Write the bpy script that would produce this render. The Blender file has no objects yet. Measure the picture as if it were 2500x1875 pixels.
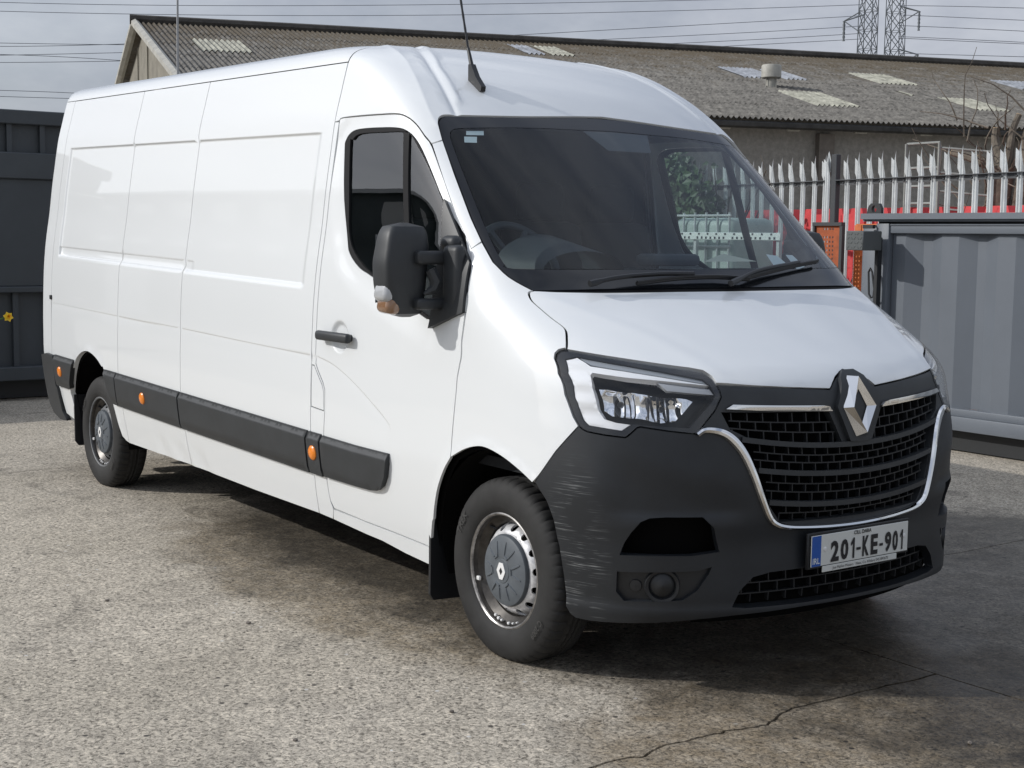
import bpy, bmesh, math, random, json
import numpy as np
from mathutils import Vector, Matrix
from mathutils.geometry import delaunay_2d_cdt
R=math.radians
scene=bpy.context.scene
C=scene.collection
# ------------------------------------------------------------------ camera
cam_d=bpy.data.cameras.new('camera'); cam_o=bpy.data.objects.new('camera',cam_d); C.objects.link(cam_o)
cam_d.sensor_width=36.0; cam_d.lens=36.0*3439.3/2500.0
cam_d.clip_start=0.1; cam_d.clip_end=3000
_yaw,_pit,_rol=2.5179,-0.1044,0.0125
_f=Vector((math.cos(_pit)*math.cos(_yaw),math.cos(_pit)*math.sin(_yaw),math.sin(_pit)))
_r=Vector((math.sin(_yaw),-math.cos(_yaw),0)); _u=_r.cross(_f)
_r2=_r*math.cos(_rol)+_u*math.sin(_rol); _u2=-_r*math.sin(_rol)+_u*math.cos(_rol)
_m=Matrix((_r2,_u2,-_f)).transposed().to_4x4(); _m.translation=(4.1912,-3.9474,1.5742)
cam_o.matrix_world=_m
scene.camera=cam_o
# ------------------------------------------------------------------ sky and sun
SUN_AZ=57.0; SUN_EL=29.5          # direction the light travels (from +x towards +y), elevation
w=bpy.data.worlds.new('World'); scene.world=w; w.use_nodes=True
nt=w.node_tree; nt.nodes.clear()
def wn(t,**k):
    n=nt.nodes.new(t)
    for a,b in k.items(): setattr(n,a,b)
    return n
sky=wn('ShaderNodeTexSky',sky_type='NISHITA',sun_disc=False)
sky.sun_elevation=R(SUN_EL); sky.sun_rotation=R(90-(SUN_AZ+180))
sky.air_density=1.0; sky.dust_density=2.0; sky.ozone_density=1.5
tc=wn('ShaderNodeTexCoord'); mp=wn('ShaderNodeMapping'); mp.inputs['Scale'].default_value=(1.0,1.0,2.6); mp.inputs['Location'].default_value=(0.35,0.2,0.1)
nz=wn('ShaderNodeTexNoise'); nz.inputs['Scale'].default_value=1.7; nz.inputs['Detail'].default_value=7; nz.inputs['Roughness'].default_value=0.55; nz.inputs['Distortion'].default_value=0.3
rp=wn('ShaderNodeValToRGB'); rp.color_ramp.elements[0].position=0.30; rp.color_ramp.elements[0].color=(.62,.62,.62,1); rp.color_ramp.elements[1].position=0.62; rp.color_ramp.elements[1].color=(1,1,1,1)
nz2=wn('ShaderNodeTexNoise'); nz2.inputs['Scale'].default_value=2.6; nz2.inputs['Detail'].default_value=8; nz2.inputs['Roughness'].default_value=0.6
cl=wn('ShaderNodeValToRGB'); cl.color_ramp.elements[0].position=0.34; cl.color_ramp.elements[0].color=(1.55,1.9,2.7,1); cl.color_ramp.elements[1].position=0.66; cl.color_ramp.elements[1].color=(4.7,5.0,5.6,1)
mx=wn('ShaderNodeMix',data_type='RGBA'); bg=wn('ShaderNodeBackground'); bg.inputs['Strength'].default_value=0.092; wo=wn('ShaderNodeOutputWorld')
L=nt.links.new
bw=wn('ShaderNodeRGBToBW'); L(sky.outputs['Color'],bw.inputs['Color'])
sc=wn('ShaderNodeMath',operation='MULTIPLY'); sc.inputs[1].default_value=.55; L(bw.outputs[0],sc.inputs[0])
sz=wn('ShaderNodeSeparateXYZ'); L(tc.outputs['Generated'],sz.inputs[0])
zr=wn('ShaderNodeMapRange'); zr.inputs[1].default_value=0.0; zr.inputs[2].default_value=1.0; zr.inputs[3].default_value=.92; zr.inputs[4].default_value=2.2; L(sz.outputs['Z'],zr.inputs[0])
zm=wn('ShaderNodeVectorMath',operation='SCALE'); L(cl.outputs['Color'],zm.inputs[0]); L(zr.outputs[0],zm.inputs['Scale'])
cb=wn('ShaderNodeMix',data_type='RGBA',blend_type='ADD'); cb.inputs[0].default_value=1.0; L(zm.outputs[0],cb.inputs[6]); L(sc.outputs[0],cb.inputs[7])
L(tc.outputs['Generated'],mp.inputs['Vector']); L(mp.outputs['Vector'],nz.inputs['Vector']); L(mp.outputs['Vector'],nz2.inputs['Vector'])
L(nz.outputs['Fac'],rp.inputs['Fac']); L(nz2.outputs['Fac'],cl.inputs['Fac'])
L(rp.outputs['Color'],mx.inputs['Factor']); L(sky.outputs['Color'],mx.inputs[6]); L(cb.outputs[2],mx.inputs[7]); L(mx.outputs[2],bg.inputs['Color']); L(bg.outputs['Background'],wo.inputs['Surface'])
sd=bpy.data.lights.new('sun','SUN'); sd.energy=2.65; sd.angle=R(0.53); sd.color=(1.0,0.975,0.94)
so=bpy.data.objects.new('sun',sd); C.objects.link(so)
_d=Vector((math.cos(R(SUN_EL))*math.cos(R(SUN_AZ)),math.cos(R(SUN_EL))*math.sin(R(SUN_AZ)),-math.sin(R(SUN_EL))))
so.rotation_euler=_d.to_track_quat('-Z','Y').to_euler(); so.location=(-10,-20,20)
vs=scene.view_settings; vs.view_transform='Standard'; vs.look='None'; vs.exposure=0.0; vs.gamma=1.0; vs.use_curve_mapping=False
random.seed(7); rng=np.random.default_rng(7)

PK={
'lamp':[[1.1,1.149],[1.074,1.167],[1.044,1.18],[1.013,1.183],[0.837,1.157],[0.727,1.141],[0.641,1.129],[0.603,1.12],[0.588,1.103],[0.585,1.079],[0.582,1.058],[0.582,1.038],[0.613,0.991],[0.686,0.913],[0.773,0.922],[0.876,0.936],[0.888,0.933],[0.922,0.904],[0.932,0.899],[0.996,0.903],[1.065,0.911],[1.083,0.918],[1.096,0.928],[1.115,0.959],[1.139,1.032],[1.135,1.1]],
'lamp_in':[[1.057,1.153],[0.997,1.164],[0.853,1.143],[0.745,1.124],[0.622,1.099],[0.61,1.081],[0.6,1.046],[0.615,1.025],[0.709,0.934],[0.903,0.945],[0.943,0.921],[1.06,0.932],[1.08,0.949],[1.107,1.028],[1.096,1.108]],
'drl':[[1.057,1.153],[0.997,1.164],[0.853,1.143],[0.745,1.124],[0.622,1.099],[0.609,1.08],[0.63,1.083],[0.767,1.096],[0.888,1.105],[0.996,1.116],[1.01,1.106],[1.028,1.064],[1.021,0.99],[1.001,0.96],[0.96,0.95],[0.909,0.944],[0.943,0.921],[1.06,0.932],[1.08,0.949],[1.107,1.028],[1.096,1.108]],
'indic':[[0.786,1.094],[0.741,1.088],[0.61,1.071],[0.6,1.046],[0.673,1.052],[0.767,1.062]],
'hood_side':[[0.91,1.376],[0.93,1.371],[0.943,1.359],[0.954,1.339],[0.952,1.312],[0.948,1.284],[0.94,1.26],[0.944,1.244],[0.973,1.217],[1.013,1.183]],
'hood_front':[[0.584,1.08],[0.377,1.067],[0.162,1.053],[0.121,1.05],[0.097,1.071],[0.068,1.089],[0.026,1.105],[-0.012,1.107]],
'ws_out':[[0.14,2.09],[0.41,2.074],[0.65,2.065],[0.765,2.063],[0.802,2.059],[0.828,2.044],[0.847,2.018],[0.876,1.947],[0.917,1.814],[0.968,1.641],[0.986,1.553],[0.994,1.479],[0.991,1.471],[0.969,1.426],[0.909,1.377]],
'ws_glass':[[0.203,2.026],[0.414,2.023],[0.662,2.012],[0.772,2.005],[0.804,1.995],[0.82,1.979],[0.839,1.935],[0.892,1.75],[0.94,1.559],[0.95,1.487],[0.946,1.47],[0.928,1.461],[0.531,1.462]],
'apil':[[0.872,1.953],[0.927,1.939],[0.982,1.784],[1.026,1.653],[1.053,1.525],[0.986,1.553]],
'fender_door':[[1.054,1.528],[1.125,1.444],[1.235,1.351],[1.409,1.257],[1.581,1.163],[1.715,1.067],[1.757,0.972],[1.79,0.875],[1.814,0.79],[1.818,0.732]],
'archF_f':[[1.818,0.732],[1.736,0.769],[1.656,0.793],[1.579,0.8],[1.478,0.781],[1.383,0.746],[1.311,0.71]],
'archF_r':[[-0.254,0.732],[-0.304,0.677],[-0.356,0.601],[-0.394,0.521],[-0.415,0.463],[-0.425,0.451],[-0.46,0.359],[-0.494,0.254]],
'bump_arch':[[1.305,0.714],[1.248,0.653],[1.211,0.583],[1.183,0.499],[1.17,0.414],[1.16,0.327],[1.142,0.283],[1.115,0.257],[1.089,0.244]],
'bump_bot':[[1.089,0.244],[1.034,0.239],[0.925,0.246],[0.8,0.261],[0.668,0.27],[0.671,0.279],[0.554,0.278],[0.265,0.288],[0.051,0.289]],
'intake':[[0.554,0.313],[0.519,0.369],[0.467,0.409],[0.401,0.425],[0.26,0.425]],
'pocket':[[0.938,0.494],[0.925,0.529],[0.912,0.567],[0.891,0.608],[0.864,0.624],[0.829,0.628],[0.695,0.627],[0.59,0.525],[0.61,0.507],[0.683,0.501]],
'fog':[[0.949,0.432],[0.683,0.438],[0.608,0.498],[0.624,0.447],[0.682,0.369],[0.729,0.338],[0.79,0.335],[0.933,0.33],[0.957,0.363]],
'strip':[[0.579,0.994],[0.555,1.009],[0.394,1.002],[0.176,0.992],[0.145,0.987],[0.129,0.972],[0.396,0.982]],
'door_top':[[-1.426,2.021],[-1.373,2.037],[-1.366,2.063],[-1.333,2.076],[-1.108,2.079],[-0.906,2.075],[-0.825,2.06],[-0.756,2.026],[-0.689,1.976],[-0.632,1.932],[-0.494,1.784],[-0.379,1.653],[-0.248,1.525]],
'door_rear':[[-1.392,1.514],[-1.368,1.294],[-1.356,1.03],[-1.361,0.984],[-1.34,0.958],[-1.286,0.916],[-1.273,0.892],[-1.272,0.789],[-1.276,0.692],[-1.309,0.5],[-1.306,0.432],[-1.3,0.379],[-1.279,0.351]],
'door_bot':[[-1.28,0.349],[-1.075,0.354],[-0.742,0.35],[-0.48,0.341]],
'sill_bot':[[-3.276,0.274],[-2.874,0.286],[-2.611,0.291],[-2.094,0.29],[-1.398,0.303],[-0.869,0.286],[-0.686,0.267],[-0.497,0.256]],
'flap':[[-1.403,0.975],[-1.369,0.976],[-1.289,0.927],[-1.273,0.899],[-1.272,0.789],[-1.41,0.784]],
'win_out':[[-1.295,1.933],[-1.295,1.977],[-1.259,2.008],[-1.189,2.021],[-1.02,2.022],[-0.884,2.015],[-0.808,2.001],[-0.744,1.971],[-0.672,1.914],[-0.575,1.818],[-0.465,1.702],[-0.263,1.502],[-0.409,1.252],[-0.463,1.253],[-0.519,1.264],[-0.913,1.399],[-1.04,1.436],[-1.138,1.492],[-1.175,1.553],[-1.242,1.717]],
'win_in':[[-1.242,1.947],[-1.233,1.968],[-1.181,1.992],[-1.012,1.994],[-0.821,1.988],[-0.784,1.98],[-0.701,1.915],[-0.593,1.819],[-0.45,1.66],[-0.4,1.519],[-0.397,1.282],[-0.443,1.263],[-0.499,1.277],[-0.91,1.413],[-1.09,1.503],[-1.162,1.589],[-1.19,1.717]],
'win_div':[[-0.821,1.988],[-0.782,1.976],[-0.691,1.625],[-0.723,1.625]],
'handle':[[-1.304,1.142],[-1.271,1.152],[-1.048,1.149],[-1.018,1.145],[-1.016,1.12],[-1.038,1.11],[-1.291,1.113],[-1.302,1.12]],
'belt':[[-5.023,1.02],[-3.808,1.022],[-2.883,1.029],[-2.037,1.028],[-1.403,1.03],[-1.339,1.028],[-1.216,1.011],[-1.095,0.977],[-0.978,0.933],[-0.879,0.887],[-0.742,0.818],[-0.708,0.781],[-0.703,0.734]],
'arcR':[[-4.734,0.462],[-4.682,0.54],[-4.632,0.607],[-4.567,0.675],[-4.503,0.719],[-4.433,0.749],[-4.365,0.763],[-4.298,0.764],[-4.219,0.751],[-4.143,0.727],[-4.082,0.698],[-4.047,0.681],[-3.961,0.487],[-3.931,0.365],[-3.9,0.298]],
'm_e':[[-1.281,0.684],[-0.718,0.687],[-0.745,0.617],[-0.774,0.571],[-0.823,0.532],[-0.875,0.514],[-0.939,0.51],[-1.331,0.501]],
'groove':[[0.51,2.509],[0.575,2.399],[0.655,2.294],[0.703,2.193],[0.741,2.068]],
'wip1':[[0.705,1.379],[0.571,1.405],[0.375,1.421],[0.2,1.421]],
'wip2':[[0.075,1.375],[-0.117,1.427],[-0.332,1.451],[-0.589,1.47]],
'sail':[[-0.459,1.69],[-0.231,1.46],[-0.209,1.285],[-0.437,1.217],[-0.398,1.288],[-0.4,1.522]],
'paper':[[-0.367,1.536],[-0.435,1.53],[-0.463,1.484],[-0.348,1.469],[-0.503,1.534],[-0.555,1.532],[-0.575,1.484],[-0.495,1.473]],
'sticker':[[0.739,2.006],[0.662,2.009],[0.675,1.99],[0.752,1.988],[0.765,1.981],[0.71,1.982],[0.729,1.956],[0.781,1.956]],
}
# ------------------------------------------------------------------ van body surface: stacked plan outlines
ROWS=np.array([
(0.10,0.10, 0.780,0.940,-0.30,2.0,4.6),
(0.24,0.24, 0.835,0.960,-0.30,2.0,4.8),
(0.33,0.33, 0.858,0.976,-0.30,2.0,5.0),
(0.44,0.44, 0.852,0.996,-0.30,2.0,5.0),
(0.52,0.52, 0.848,1.008,-0.30,2.0,5.0),
(0.62,0.62, 0.858,1.020,-0.30,2.0,5.0),
(0.72,0.72, 0.856,1.027,-0.30,2.0,5.0),
(0.90,0.90, 0.842,1.026,-0.32,2.0,4.7),
(1.00,1.00, 0.830,1.024,-0.34,2.0,4.5),
(1.06,1.06, 0.812,1.022,-0.36,2.0,4.5),
(1.11,1.11, 0.765,1.020,-0.40,2.0,4.6),
(1.18,1.18, 0.640,1.017,-0.50,2.0,5.0),
(1.25,1.25, 0.500,1.013,-0.60,2.0,5.5),
(1.32,1.32, 0.355,1.007,-0.72,2.0,6.2),
(1.38,1.38, 0.235,1.001,-0.80,2.0,6.8),
(1.45,1.45, 0.150,0.992,-0.88,2.0,7.4),
(1.60,1.60,-0.035,0.969,-1.00,2.0,8.0),
(1.75,1.75,-0.220,0.951,-1.10,2.0,8.6),
(1.92,1.92,-0.430,0.926,-1.20,2.0,9.0),
(2.07,2.07,-0.615,0.902,-1.30,2.0,9.0),
(2.20,2.20,-0.785,0.870,-1.45,2.0,8.5),
(2.29,2.29,-0.940,0.847,-1.60,2.0,8.0),
(2.335,2.335,-1.035,0.834,-1.70,2.0,7.5),
(2.385,2.380,-1.150,0.803,-1.85,2.0,7.0),
(2.455,2.412,-1.275,0.740,-2.00,2.0,6.0),
(2.565,2.436,-1.450,0.630,-2.30,2.0,5.0),
(2.785,2.453,-1.740,0.410,-2.60,2.0,4.0),
(3.20,2.462,-2.050,0.001,-2.80,2.0,3.0)])
RAKE=0.022
def rake(x): return RAKE*np.clip(-x-1.0,0,None)
XREAR=-5.26; RC=0.07
def pchip(xk,yk,x):
    xk=np.asarray(xk,float);yk=np.asarray(yk,float);h=np.diff(xk);d=np.diff(yk)/h
    m=np.zeros_like(yk);m[0]=d[0];m[-1]=d[-1]
    for i in range(1,len(xk)-1):
        if d[i-1]*d[i]<=0: m[i]=0
        else:
            w1=2*h[i]+h[i-1];w2=h[i]+2*h[i-1];m[i]=(w1+w2)/(w1/d[i-1]+w2/d[i])
    x=np.asarray(x,float);i=np.clip(np.searchsorted(xk,x)-1,0,len(h)-1)
    t=(x-xk[i])/h[i]
    return ((1+2*t)*(1-t)**2*yk[i]+t*(1-t)**2*h[i]*m[i]+t*t*(3-2*t)*yk[i+1]+t*t*(t-1)*h[i]*m[i+1])
def rowpar(v): return [pchip(ROWS[:,0],ROWS[:,k],v) for k in range(1,7)]
NV=400; NA=900; AMAX=7.2
VT=np.linspace(0.10,3.20,NV)
def _outline(v):
    z,xf,w,xs,m,n=[float(q) for q in rowpar(v)]
    L=xf-xs
    th=np.linspace(0,np.pi/2,400)
    # two samplings merged for accuracy: by y then by x
    y1=w*np.sin(th)*0.97; x1=xs+L*(1-(y1/w)**m)**(1/n)
    x2=np.linspace(x1[-1],xs,160)[1:]; y2=w*(np.clip(1-((x2-xs)/L)**n,0,1))**(1/m)
    rc=min(RC,w*.9)
    x3=np.linspace(xs,XREAR+rc,120)[1:]; y3=np.full_like(x3,w)
    a=np.linspace(0,np.pi/2,40)[1:]; x4=XREAR+rc-rc*np.sin(a); y4=w-rc+rc*np.cos(a)
    y5=np.linspace(y4[-1],0,30)[1:]; x5=np.full_like(y5,XREAR)
    X=np.concatenate([x1,x2,x3,x4,x5]);Y=np.concatenate([y1,y2,y3,y4,y5])
    s=np.concatenate([[0],np.cumsum(np.hypot(np.diff(X),np.diff(Y)))])
    return s,X,Y,z
AT=np.linspace(0,AMAX,NA)
TX=np.zeros((NV,NA));TY=np.zeros((NV,NA));TZ=np.zeros(NV);
for i,v in enumerate(VT):
    s,X,Y,z=_outline(v); TX[i]=np.interp(AT,s,X);TY[i]=np.interp(AT,s,Y);TZ[i]=z
def SA(a,v):
    "front chart: signed girth distance a from the centre line (a>0 = right side, y<0), level v"
    a=np.asarray(a,float);v=np.asarray(v,float);sg=np.where(a<0,-1.,1.);a=np.abs(a)
    fi=np.clip((v-VT[0])/(VT[1]-VT[0]),0,NV-1.001);fa=np.clip(a/(AT[1]-AT[0]),0,NA-1.001)
    i=fi.astype(int);j=fa.astype(int);p=fi-i;q=fa-j
    f=lambda T:(T[i,j]*(1-q)+T[i,j+1]*q)*(1-p)+(T[i+1,j]*(1-q)+T[i+1,j+1]*q)*p
    x=f(TX); return np.stack([x,-sg*f(TY),TZ[i]*(1-p)+TZ[i+1]*p+rake(x)],-1)
def SX(x,v,side=1):
    "side chart: length coordinate x, level v ; side=1 is the right side (y<0)"
    x=np.asarray(x,float)
    z,xf,w,xs,m,n=rowpar(np.asarray(v,float))
    t=np.clip((x-xs)/(xf-xs),0,1)
    y=w*np.clip(1-t**n,0,1)**(1/m)
    xr=XREAR+RC; u=np.clip((xr-x)/RC,0,1); y=y-(RC-RC*np.sqrt(1-u*u))
    return np.stack([x+0*y,-side*y,z+rake(x)+0*y],-1)

# ------------------------------------------------------------------ materials
MATS={}
def mat(name,col,rough=.5,metal=0.,coat=0.,cr=.05,var=None,bump=None,spec=.5,em=None,rvar=None):
    """var=(scale,amount[,detail]) colour mottling; bump=(scale,strength,distance)"""
    m=bpy.data.materials.new(name); m.use_nodes=True; t=m.node_tree; b=t.nodes['Principled BSDF']
    b.inputs['Base Color'].default_value=(*col,1); b.inputs['Roughness'].default_value=rough; b.inputs['Metallic'].default_value=metal
    b.inputs['Coat Weight'].default_value=coat; b.inputs['Coat Roughness'].default_value=cr; b.inputs['Specular IOR Level'].default_value=spec
    g=None
    if var or bump or rvar: g=t.nodes.new('ShaderNodeNewGeometry')
    if var:
        n=t.nodes.new('ShaderNodeTexNoise'); n.inputs['Scale'].default_value=var[0]; n.inputs['Detail'].default_value=6; n.inputs['Roughness'].default_value=.65
        t.links.new(g.outputs['Position'],n.inputs['Vector'])
        r=t.nodes.new('ShaderNodeValToRGB'); k=var[1]
        r.color_ramp.elements[0].position=.3; r.color_ramp.elements[1].position=.7
        r.color_ramp.elements[0].color=(*[c*(1-k) for c in col],1); r.color_ramp.elements[1].color=(*[min(1,c*(1+k)) for c in col],1)
        t.links.new(n.outputs['Fac'],r.inputs['Fac']); t.links.new(r.outputs['Color'],b.inputs['Base Color'])
    if rvar:
        n=t.nodes.new('ShaderNodeTexNoise'); n.inputs['Scale'].default_value=rvar[0]; n.inputs['Detail'].default_value=5
        t.links.new(g.outputs['Position'],n.inputs['Vector'])
        q=t.nodes.new('ShaderNodeMapRange'); q.inputs[1].default_value=.35; q.inputs[2].default_value=.65; q.inputs[3].default_value=rough-rvar[1]; q.inputs[4].default_value=rough+rvar[1]
        t.links.new(n.outputs['Fac'],q.inputs[0]); t.links.new(q.outputs[0],b.inputs['Roughness'])
    if bump:
        n=t.nodes.new('ShaderNodeTexNoise'); n.inputs['Scale'].default_value=bump[0]; n.inputs['Detail'].default_value=4
        t.links.new(g.outputs['Position'],n.inputs['Vector'])
        u=t.nodes.new('ShaderNodeBump'); u.inputs['Strength'].default_value=bump[1]; u.inputs['Distance'].default_value=bump[2]
        t.links.new(n.outputs['Fac'],u.inputs['Height']); t.links.new(u.outputs['Normal'],b.inputs['Normal'])
    if em: b.inputs['Emission Color'].default_value=(*em[:3],1); b.inputs['Emission Strength'].default_value=em[3]
    MATS[name]=m; return m
def glass(name,tint,refl=.08,rough=0.0,dirt=0.0):
    m=bpy.data.materials.new(name); m.use_nodes=True; t=m.node_tree; t.nodes.clear()
    o=t.nodes.new('ShaderNodeOutputMaterial'); x=t.nodes.new('ShaderNodeMixShader'); tr=t.nodes.new('ShaderNodeBsdfTransparent'); gl=t.nodes.new('ShaderNodeBsdfGlossy')
    tr.inputs['Color'].default_value=(*tint,1); gl.inputs['Roughness'].default_value=rough
    lw=t.nodes.new('ShaderNodeLayerWeight'); lw.inputs['Blend'].default_value=.5
    po=t.nodes.new('ShaderNodeMath'); po.operation='POWER'; po.inputs[1].default_value=4.2; t.links.new(lw.outputs['Facing'],po.inputs[0])
    mu=t.nodes.new('ShaderNodeMath'); mu.operation='MULTIPLY_ADD'; mu.inputs[1].default_value=1-refl; mu.inputs[2].default_value=refl; mu.use_clamp=True
    t.links.new(po.outputs[0],mu.inputs[0]); t.links.new(mu.outputs[0],x.inputs[0]); t.links.new(tr.outputs[0],x.inputs[1]); t.links.new(gl.outputs[0],x.inputs[2])
    last=x
    if dirt:
        d=t.nodes.new('ShaderNodeBsdfDiffuse'); d.inputs['Color'].default_value=(.55,.57,.58,1); y=t.nodes.new('ShaderNodeMixShader')
        g=t.nodes.new('ShaderNodeNewGeometry'); n=t.nodes.new('ShaderNodeTexNoise'); n.inputs['Scale'].default_value=3; n.inputs['Detail'].default_value=5
        q=t.nodes.new('ShaderNodeMapRange'); q.inputs[3].default_value=dirt*.4; q.inputs[4].default_value=dirt*1.6
        t.links.new(g.outputs['Position'],n.inputs['Vector']); t.links.new(n.outputs['Fac'],q.inputs[0]); t.links.new(q.outputs[0],y.inputs[0])
        t.links.new(x.outputs[0],y.inputs[1]); t.links.new(d.outputs[0],y.inputs[2]); last=y
    t.links.new(last.outputs[0],o.inputs['Surface']); MATS[name]=m; return m
# ------------------------------------------------------------------ mesh helpers
class MB:
    def __init__(s): s.v=[]; s.f=[]; s.sm=[]; s.st=[]
    def add(s,V,F,smooth=False):
        o=len(s.v); s.st.append((o,len(s.f))); s.v+= [tuple(map(float,p)) for p in V]; s.f+=[tuple(i+o for i in q) for q in F]; s.sm+=[smooth]*len(F); return s
    def each(s,name,m,fn):
        "one object for every piece added so far"
        for a,b in zip(s.st,s.st[1:]+[(len(s.v),len(s.f))]):
            q=MB(); q.v=s.v[a[0]:b[0]]; q.f=[tuple(i-a[0] for i in f) for f in s.f[a[1]:b[1]]]; q.sm=s.sm[a[1]:b[1]]; q.st=[(0,0)]; fn(q.build(name,m))
    def box(s,c,d,M=None):
        c=Vector(c); h=Vector(d)/2; V=[]
        for x in (-1,1):
            for y in (-1,1):
                for z in (-1,1):
                    p=Vector((x*h.x,y*h.y,z*h.z)); p=(M@p if M else p)+c; V.append(p)
        return s.add(V,[(0,1,3,2),(4,6,7,5),(0,4,5,1),(2,3,7,6),(0,2,6,4),(1,5,7,3)])
    def rbox(s,c,d,r=.01,seg=2,M=None,smooth=True):
        bm=bmesh.new(); bmesh.ops.create_cube(bm,size=1.0)
        for v in bm.verts: v.co=Vector((v.co.x*d[0],v.co.y*d[1],v.co.z*d[2]))
        bmesh.ops.bevel(bm,geom=bm.edges[:],offset=min(r,min(d)*.49),segments=seg,profile=.5,affect='EDGES')
        V=[(M@v.co if M else v.co)+Vector(c) for v in bm.verts]; bm.verts.index_update()
        F=[tuple(v.index for v in f.verts) for f in bm.faces]; bm.free(); return s.add(V,F,smooth)
    def tube(s,path,rad,seg=8,cap=True,smooth=True,squash=None):
        P=[Vector(p) for p in path]; n=len(P); rad=rad if hasattr(rad,'__len__') else [rad]*n
        V=[];F=[]; up=None
        for i in range(n):
            t=(P[min(i+1,n-1)]-P[max(i-1,0)]).normalized()
            if up is None:
                up=Vector((0,0,1)) if abs(t.z)<.9 else Vector((1,0,0))
            a=(up-t*up.dot(t)); a=a.normalized() if a.length>1e-6 else t.orthogonal().normalized(); b=t.cross(a); up=a
            for k in range(seg):
                q=2*math.pi*k/seg; V.append(P[i]+(a*math.cos(q)+b*math.sin(q))*rad[i])
        for i in range(n-1):
            for k in range(seg):
                k2=(k+1)%seg; F.append((i*seg+k,i*seg+k2,(i+1)*seg+k2,(i+1)*seg+k))
        if cap: F.append(tuple(range(seg-1,-1,-1))); F.append(tuple((n-1)*seg+k for k in range(seg)))
        return s.add(V,F,smooth)
    def lathe(s,prof,seg=48,M=None,smooth=True,close=False,rf=None):
        "profile of (r,h) turned round the local y axis"
        V=[];F=[];n=len(prof)
        for k in range(seg):
            q=2*math.pi*k/seg
            for i,(r,h) in enumerate(prof):
                rr=rf(i,k,r) if rf else r
                p=Vector((rr*math.cos(q),h,rr*math.sin(q))); V.append(M@p if M else p)
        for k in range(seg):
            k2=(k+1)%seg
            for i in range(n-1): F.append((k*n+i,k*n+i+1,k2*n+i+1,k2*n+i))
            if close: F.append((k*n+n-1,k*n,k2*n,k2*n+n-1))
        return s.add(V,F,smooth)
    def prism(s,poly,o,u,v,th,smooth=False):
        "polygon (2d) in frame o,u,v extruded by th along u x v"
        o=Vector(o);u=Vector(u);v=Vector(v);w=u.cross(v).normalized(); n=len(poly)
        V=[o+u*a+v*b for a,b in poly]+[o+u*a+v*b+w*th for a,b in poly]
        F=[tuple(range(n-1,-1,-1)),tuple(range(n,2*n))]+[(i,(i+1)%n,n+(i+1)%n,n+i) for i in range(n)]
        return s.add(V,F,smooth)
    def build(s,name,m,parent=None,normals=False):
        me=bpy.data.meshes.new(name); me.from_pydata(s.v,[],s.f); me.polygons.foreach_set('use_smooth',s.sm); me.update()
        bm=bmesh.new(); bm.from_mesh(me); bmesh.ops.recalc_face_normals(bm,faces=bm.faces[:]); bm.to_mesh(me); bm.free()
        if any(s.sm):
            try: me.set_sharp_from_angle(angle=R(38))
            except Exception: pass
        return link(name,me,m,parent)
def link(name,me,m,parent=None):
    o=bpy.data.objects.new(name,me); C.objects.link(o)
    if m is not None and not me.materials: me.materials.append(MATS[m] if isinstance(m,str) else m)
    if parent: o.parent=parent
    return o
def thing(name,label,cat,loc=(0,0,0),group=None):
    o=bpy.data.objects.new(name,None); C.objects.link(o); o.location=loc; o.empty_display_size=.2; tag(o,label,cat,group); return o
def tag(o,label,cat,group=None):
    o['label']=label; o['category']=cat
    if group: o['group']=group
    return o
def text_mesh(body,size,xs=1.0,bold=0.0):
    c=bpy.data.curves.new('txt','FONT'); c.body=body; c.size=size; c.align_x='CENTER'; c.align_y='CENTER'; c.offset=bold; c.resolution_u=3
    o=bpy.data.objects.new('txt',c); C.objects.link(o); bpy.context.view_layer.update()
    dg=bpy.context.evaluated_depsgraph_get(); me=o.evaluated_get(dg).to_mesh()
    V=[(v.co.x*xs,v.co.y) for v in me.vertices]; F=[tuple(p.vertices) for p in me.polygons]
    o.evaluated_get(dg).to_mesh_clear(); bpy.data.objects.remove(o); bpy.data.curves.remove(c)
    return V,F
# ------------------------------------------------------------------ panels cut from the body surface
def nrm(chart,c,e=1.5e-3):
    a=chart(c+[e,0])-chart(c-[e,0]); b=chart(c+[0,e])-chart(c-[0,e]); n=np.cross(a,b)
    l=np.linalg.norm(n,axis=1,keepdims=True); return n/np.maximum(l,1e-9)
def chA(c): return SA(c[:,0],c[:,1])
chA.sign=-1
def chX(c): return SX(c[:,0],c[:,1])
chX.sign=1
def N(chart,c): return nrm(chart,np.atleast_2d(np.array(c,float)))*chart.sign
def on(chart,c,off=0.):
    c=np.atleast_2d(np.array(c,float)); return chart(c)+N(chart,c)*np.reshape(off,(-1,1))
def resample(p,h,closed=True):
    p=np.array(p,float); q=[]; n=len(p)
    for i in range(n if closed else n-1):
        a=p[i];b=p[(i+1)%n]; k=max(1,int(math.ceil(np.linalg.norm(b-a)/h)))
        for j in range(k): q.append(a+(b-a)*j/k)
    if not closed: q.append(p[-1])
    return np.array(q)
def smooth_line(p,n=4):
    "Catmull-Rom through open points"
    p=np.array(p,float); P=np.vstack([2*p[0]-p[1],p,2*p[-1]-p[-2]]); o=[]
    for i in range(1,len(P)-2):
        for k in range(n):
            t=k/n; o.append(.5*((2*P[i])+(P[i+1]-P[i-1])*t+(2*P[i-1]-5*P[i]+4*P[i+1]-P[i+2])*t*t+(-P[i-1]+3*P[i]-3*P[i+1]+P[i+2])*t**3))
    o.append(p[-1]); return np.array(o)
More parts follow.
